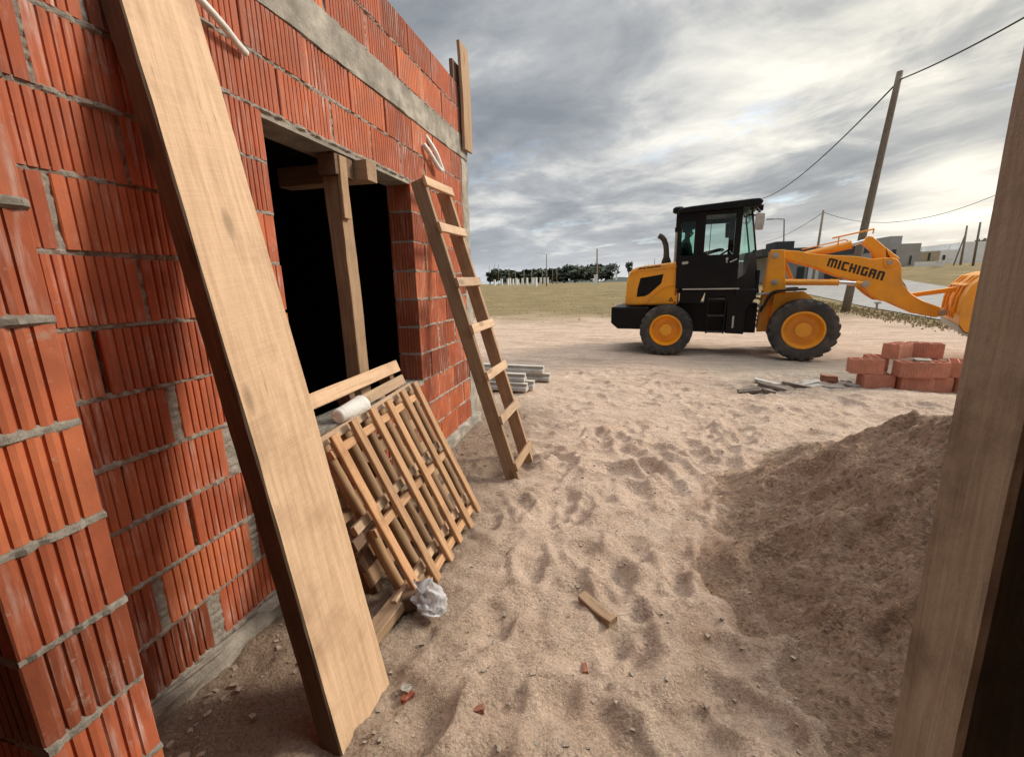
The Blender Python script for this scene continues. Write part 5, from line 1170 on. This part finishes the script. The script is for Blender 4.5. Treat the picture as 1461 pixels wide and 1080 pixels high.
# thick and thin banks of the cloud deck: (direction, spread, density change)
for dv, w_, am in (((0.127, 0.933, 0.337), 0.200, 0.028),
        ((0.305, 0.869, 0.389), 0.260, 0.040),
        ((-0.047, 0.978, 0.204), 0.130, 0.015),
        ((0.494, 0.857, 0.148), 0.080, 0.125),
        ((-0.154, 0.910, 0.384), 0.270, -0.030),
        ((0.355, 0.921, 0.157), 0.170, -0.085),
        ((0.489, 0.839, 0.241), 0.220, -0.085),
        ((0.099, 0.991, 0.087), 0.150, -0.020),
        ((0.464, 0.884, 0.055), 0.140, 0.075),
        ((-0.352, 0.891, 0.287), 0.250, -0.020)):
    dd = N(nt, 'ShaderNodeVectorMath'); dd.operation = 'DISTANCE'; L(nt, D, dd.inputs[0]); dd.inputs[1].default_value = dv
    q_ = math_(nt, 'DIVIDE', math_(nt, 'ADD', dd.outputs['Value'], math_(nt, 'MULTIPLY', math_(nt, 'SUBTRACT', n2_, .5), .25)), w_)
    den = math_(nt, 'ADD', den, math_(nt, 'MULTIPLY', math_(nt, 'EXPONENT', math_(nt, 'MULTIPLY', math_(nt, 'MULTIPLY', q_, q_), -1.)), am))
den = math_(nt, 'ADD', den, math_(nt, 'MULTIPLY', gl, .05))
cc = ramp(nt, den, [(.38, (.182, .196, .216)), (.455, (.245, .258, .274)), (.515, (.325, .333, .340)), (.56, (.445, .442, .428)), (.65, (.64, .62, .57))]).outputs[0]
cc = mixc(nt, 1., cc, mixc(nt, gl, (.92, .94, .97), (1.26, 1.20, 1.06)), 'MULTIPLY')
hz = N(nt, 'ShaderNodeMapRange'); hz.inputs['From Min'].default_value = 0.; hz.inputs['From Max'].default_value = .19; hz.inputs['To Min'].default_value = 1; hz.inputs['To Max'].default_value = 0; L(nt, sp.outputs[2], hz.inputs['Value'])
hcol = mixc(nt, gl, (.56, .58, .60), (1.9, 1.45, .82))
cc = mixc(nt, math_(nt, 'MULTIPLY', math_(nt, 'MULTIPLY', hz.outputs[0], hz.outputs[0]), .75), cc, mixc(nt, math_(nt, 'MULTIPLY', n2_, .7), hcol, (.24, .27, .31)))
zen = N(nt, 'ShaderNodeMapRange'); zen.inputs['From Min'].default_value = .55; zen.inputs['From Max'].default_value = .95; zen.inputs['To Min'].default_value = 1.; zen.inputs['To Max'].default_value = 5.6; L(nt, sp.outputs[2], zen.inputs['Value'])
sc10 = N(nt, 'ShaderNodeVectorMath'); sc10.operation = 'SCALE'; L(nt, cc, sc10.inputs[0]); hd = N(nt, 'ShaderNodeVectorMath'); hd.operation = 'DOT_PRODUCT'; L(nt, D, hd.inputs[0]); hd.inputs[1].default_value = (math.sin(SUN_AZ), math.cos(SUN_AZ), 0)
side = N(nt, 'ShaderNodeMapRange'); side.inputs['From Min'].default_value = -.7; side.inputs['From Max'].default_value = .25; side.inputs['To Min'].default_value = .35; side.inputs['To Max'].default_value = 1.; L(nt, hd.outputs['Value'], side.inputs['Value'])
L(nt, math_(nt, 'MULTIPLY', math_(nt, 'MULTIPLY', zen.outputs[0], side.outputs[0]), 7.2), sc10.inputs['Scale'])
gap = ramp(nt, noise(nt, mp.outputs[0], 1.3, 7, .6, .2), [(.60, (0, 0, 0)), (.72, (1, 1, 1))]).outputs[0]
L(nt, mixc(nt, math_(nt, 'MULTIPLY', gap, .5), sc10.outputs[0], sky.outputs[0]), bgn.inputs['Color'])
sl = bpy.data.lights.new('sun', 'SUN'); sl.energy = 1.5; sl.angle = R(13); sl.color = (1., .90, .76)
so = bpy.data.objects.new('sun', sl); COL.objects.link(so); so.rotation_euler = sd.to_track_quat('Z', 'Y').to_euler()

vs = sc.view_settings; vs.view_transform = 'Standard'; vs.look = 'None'; vs.exposure = 1.15; vs.gamma = 1.
for o in list(bpy.data.objects):
    if '_o' in o: del o['_o']
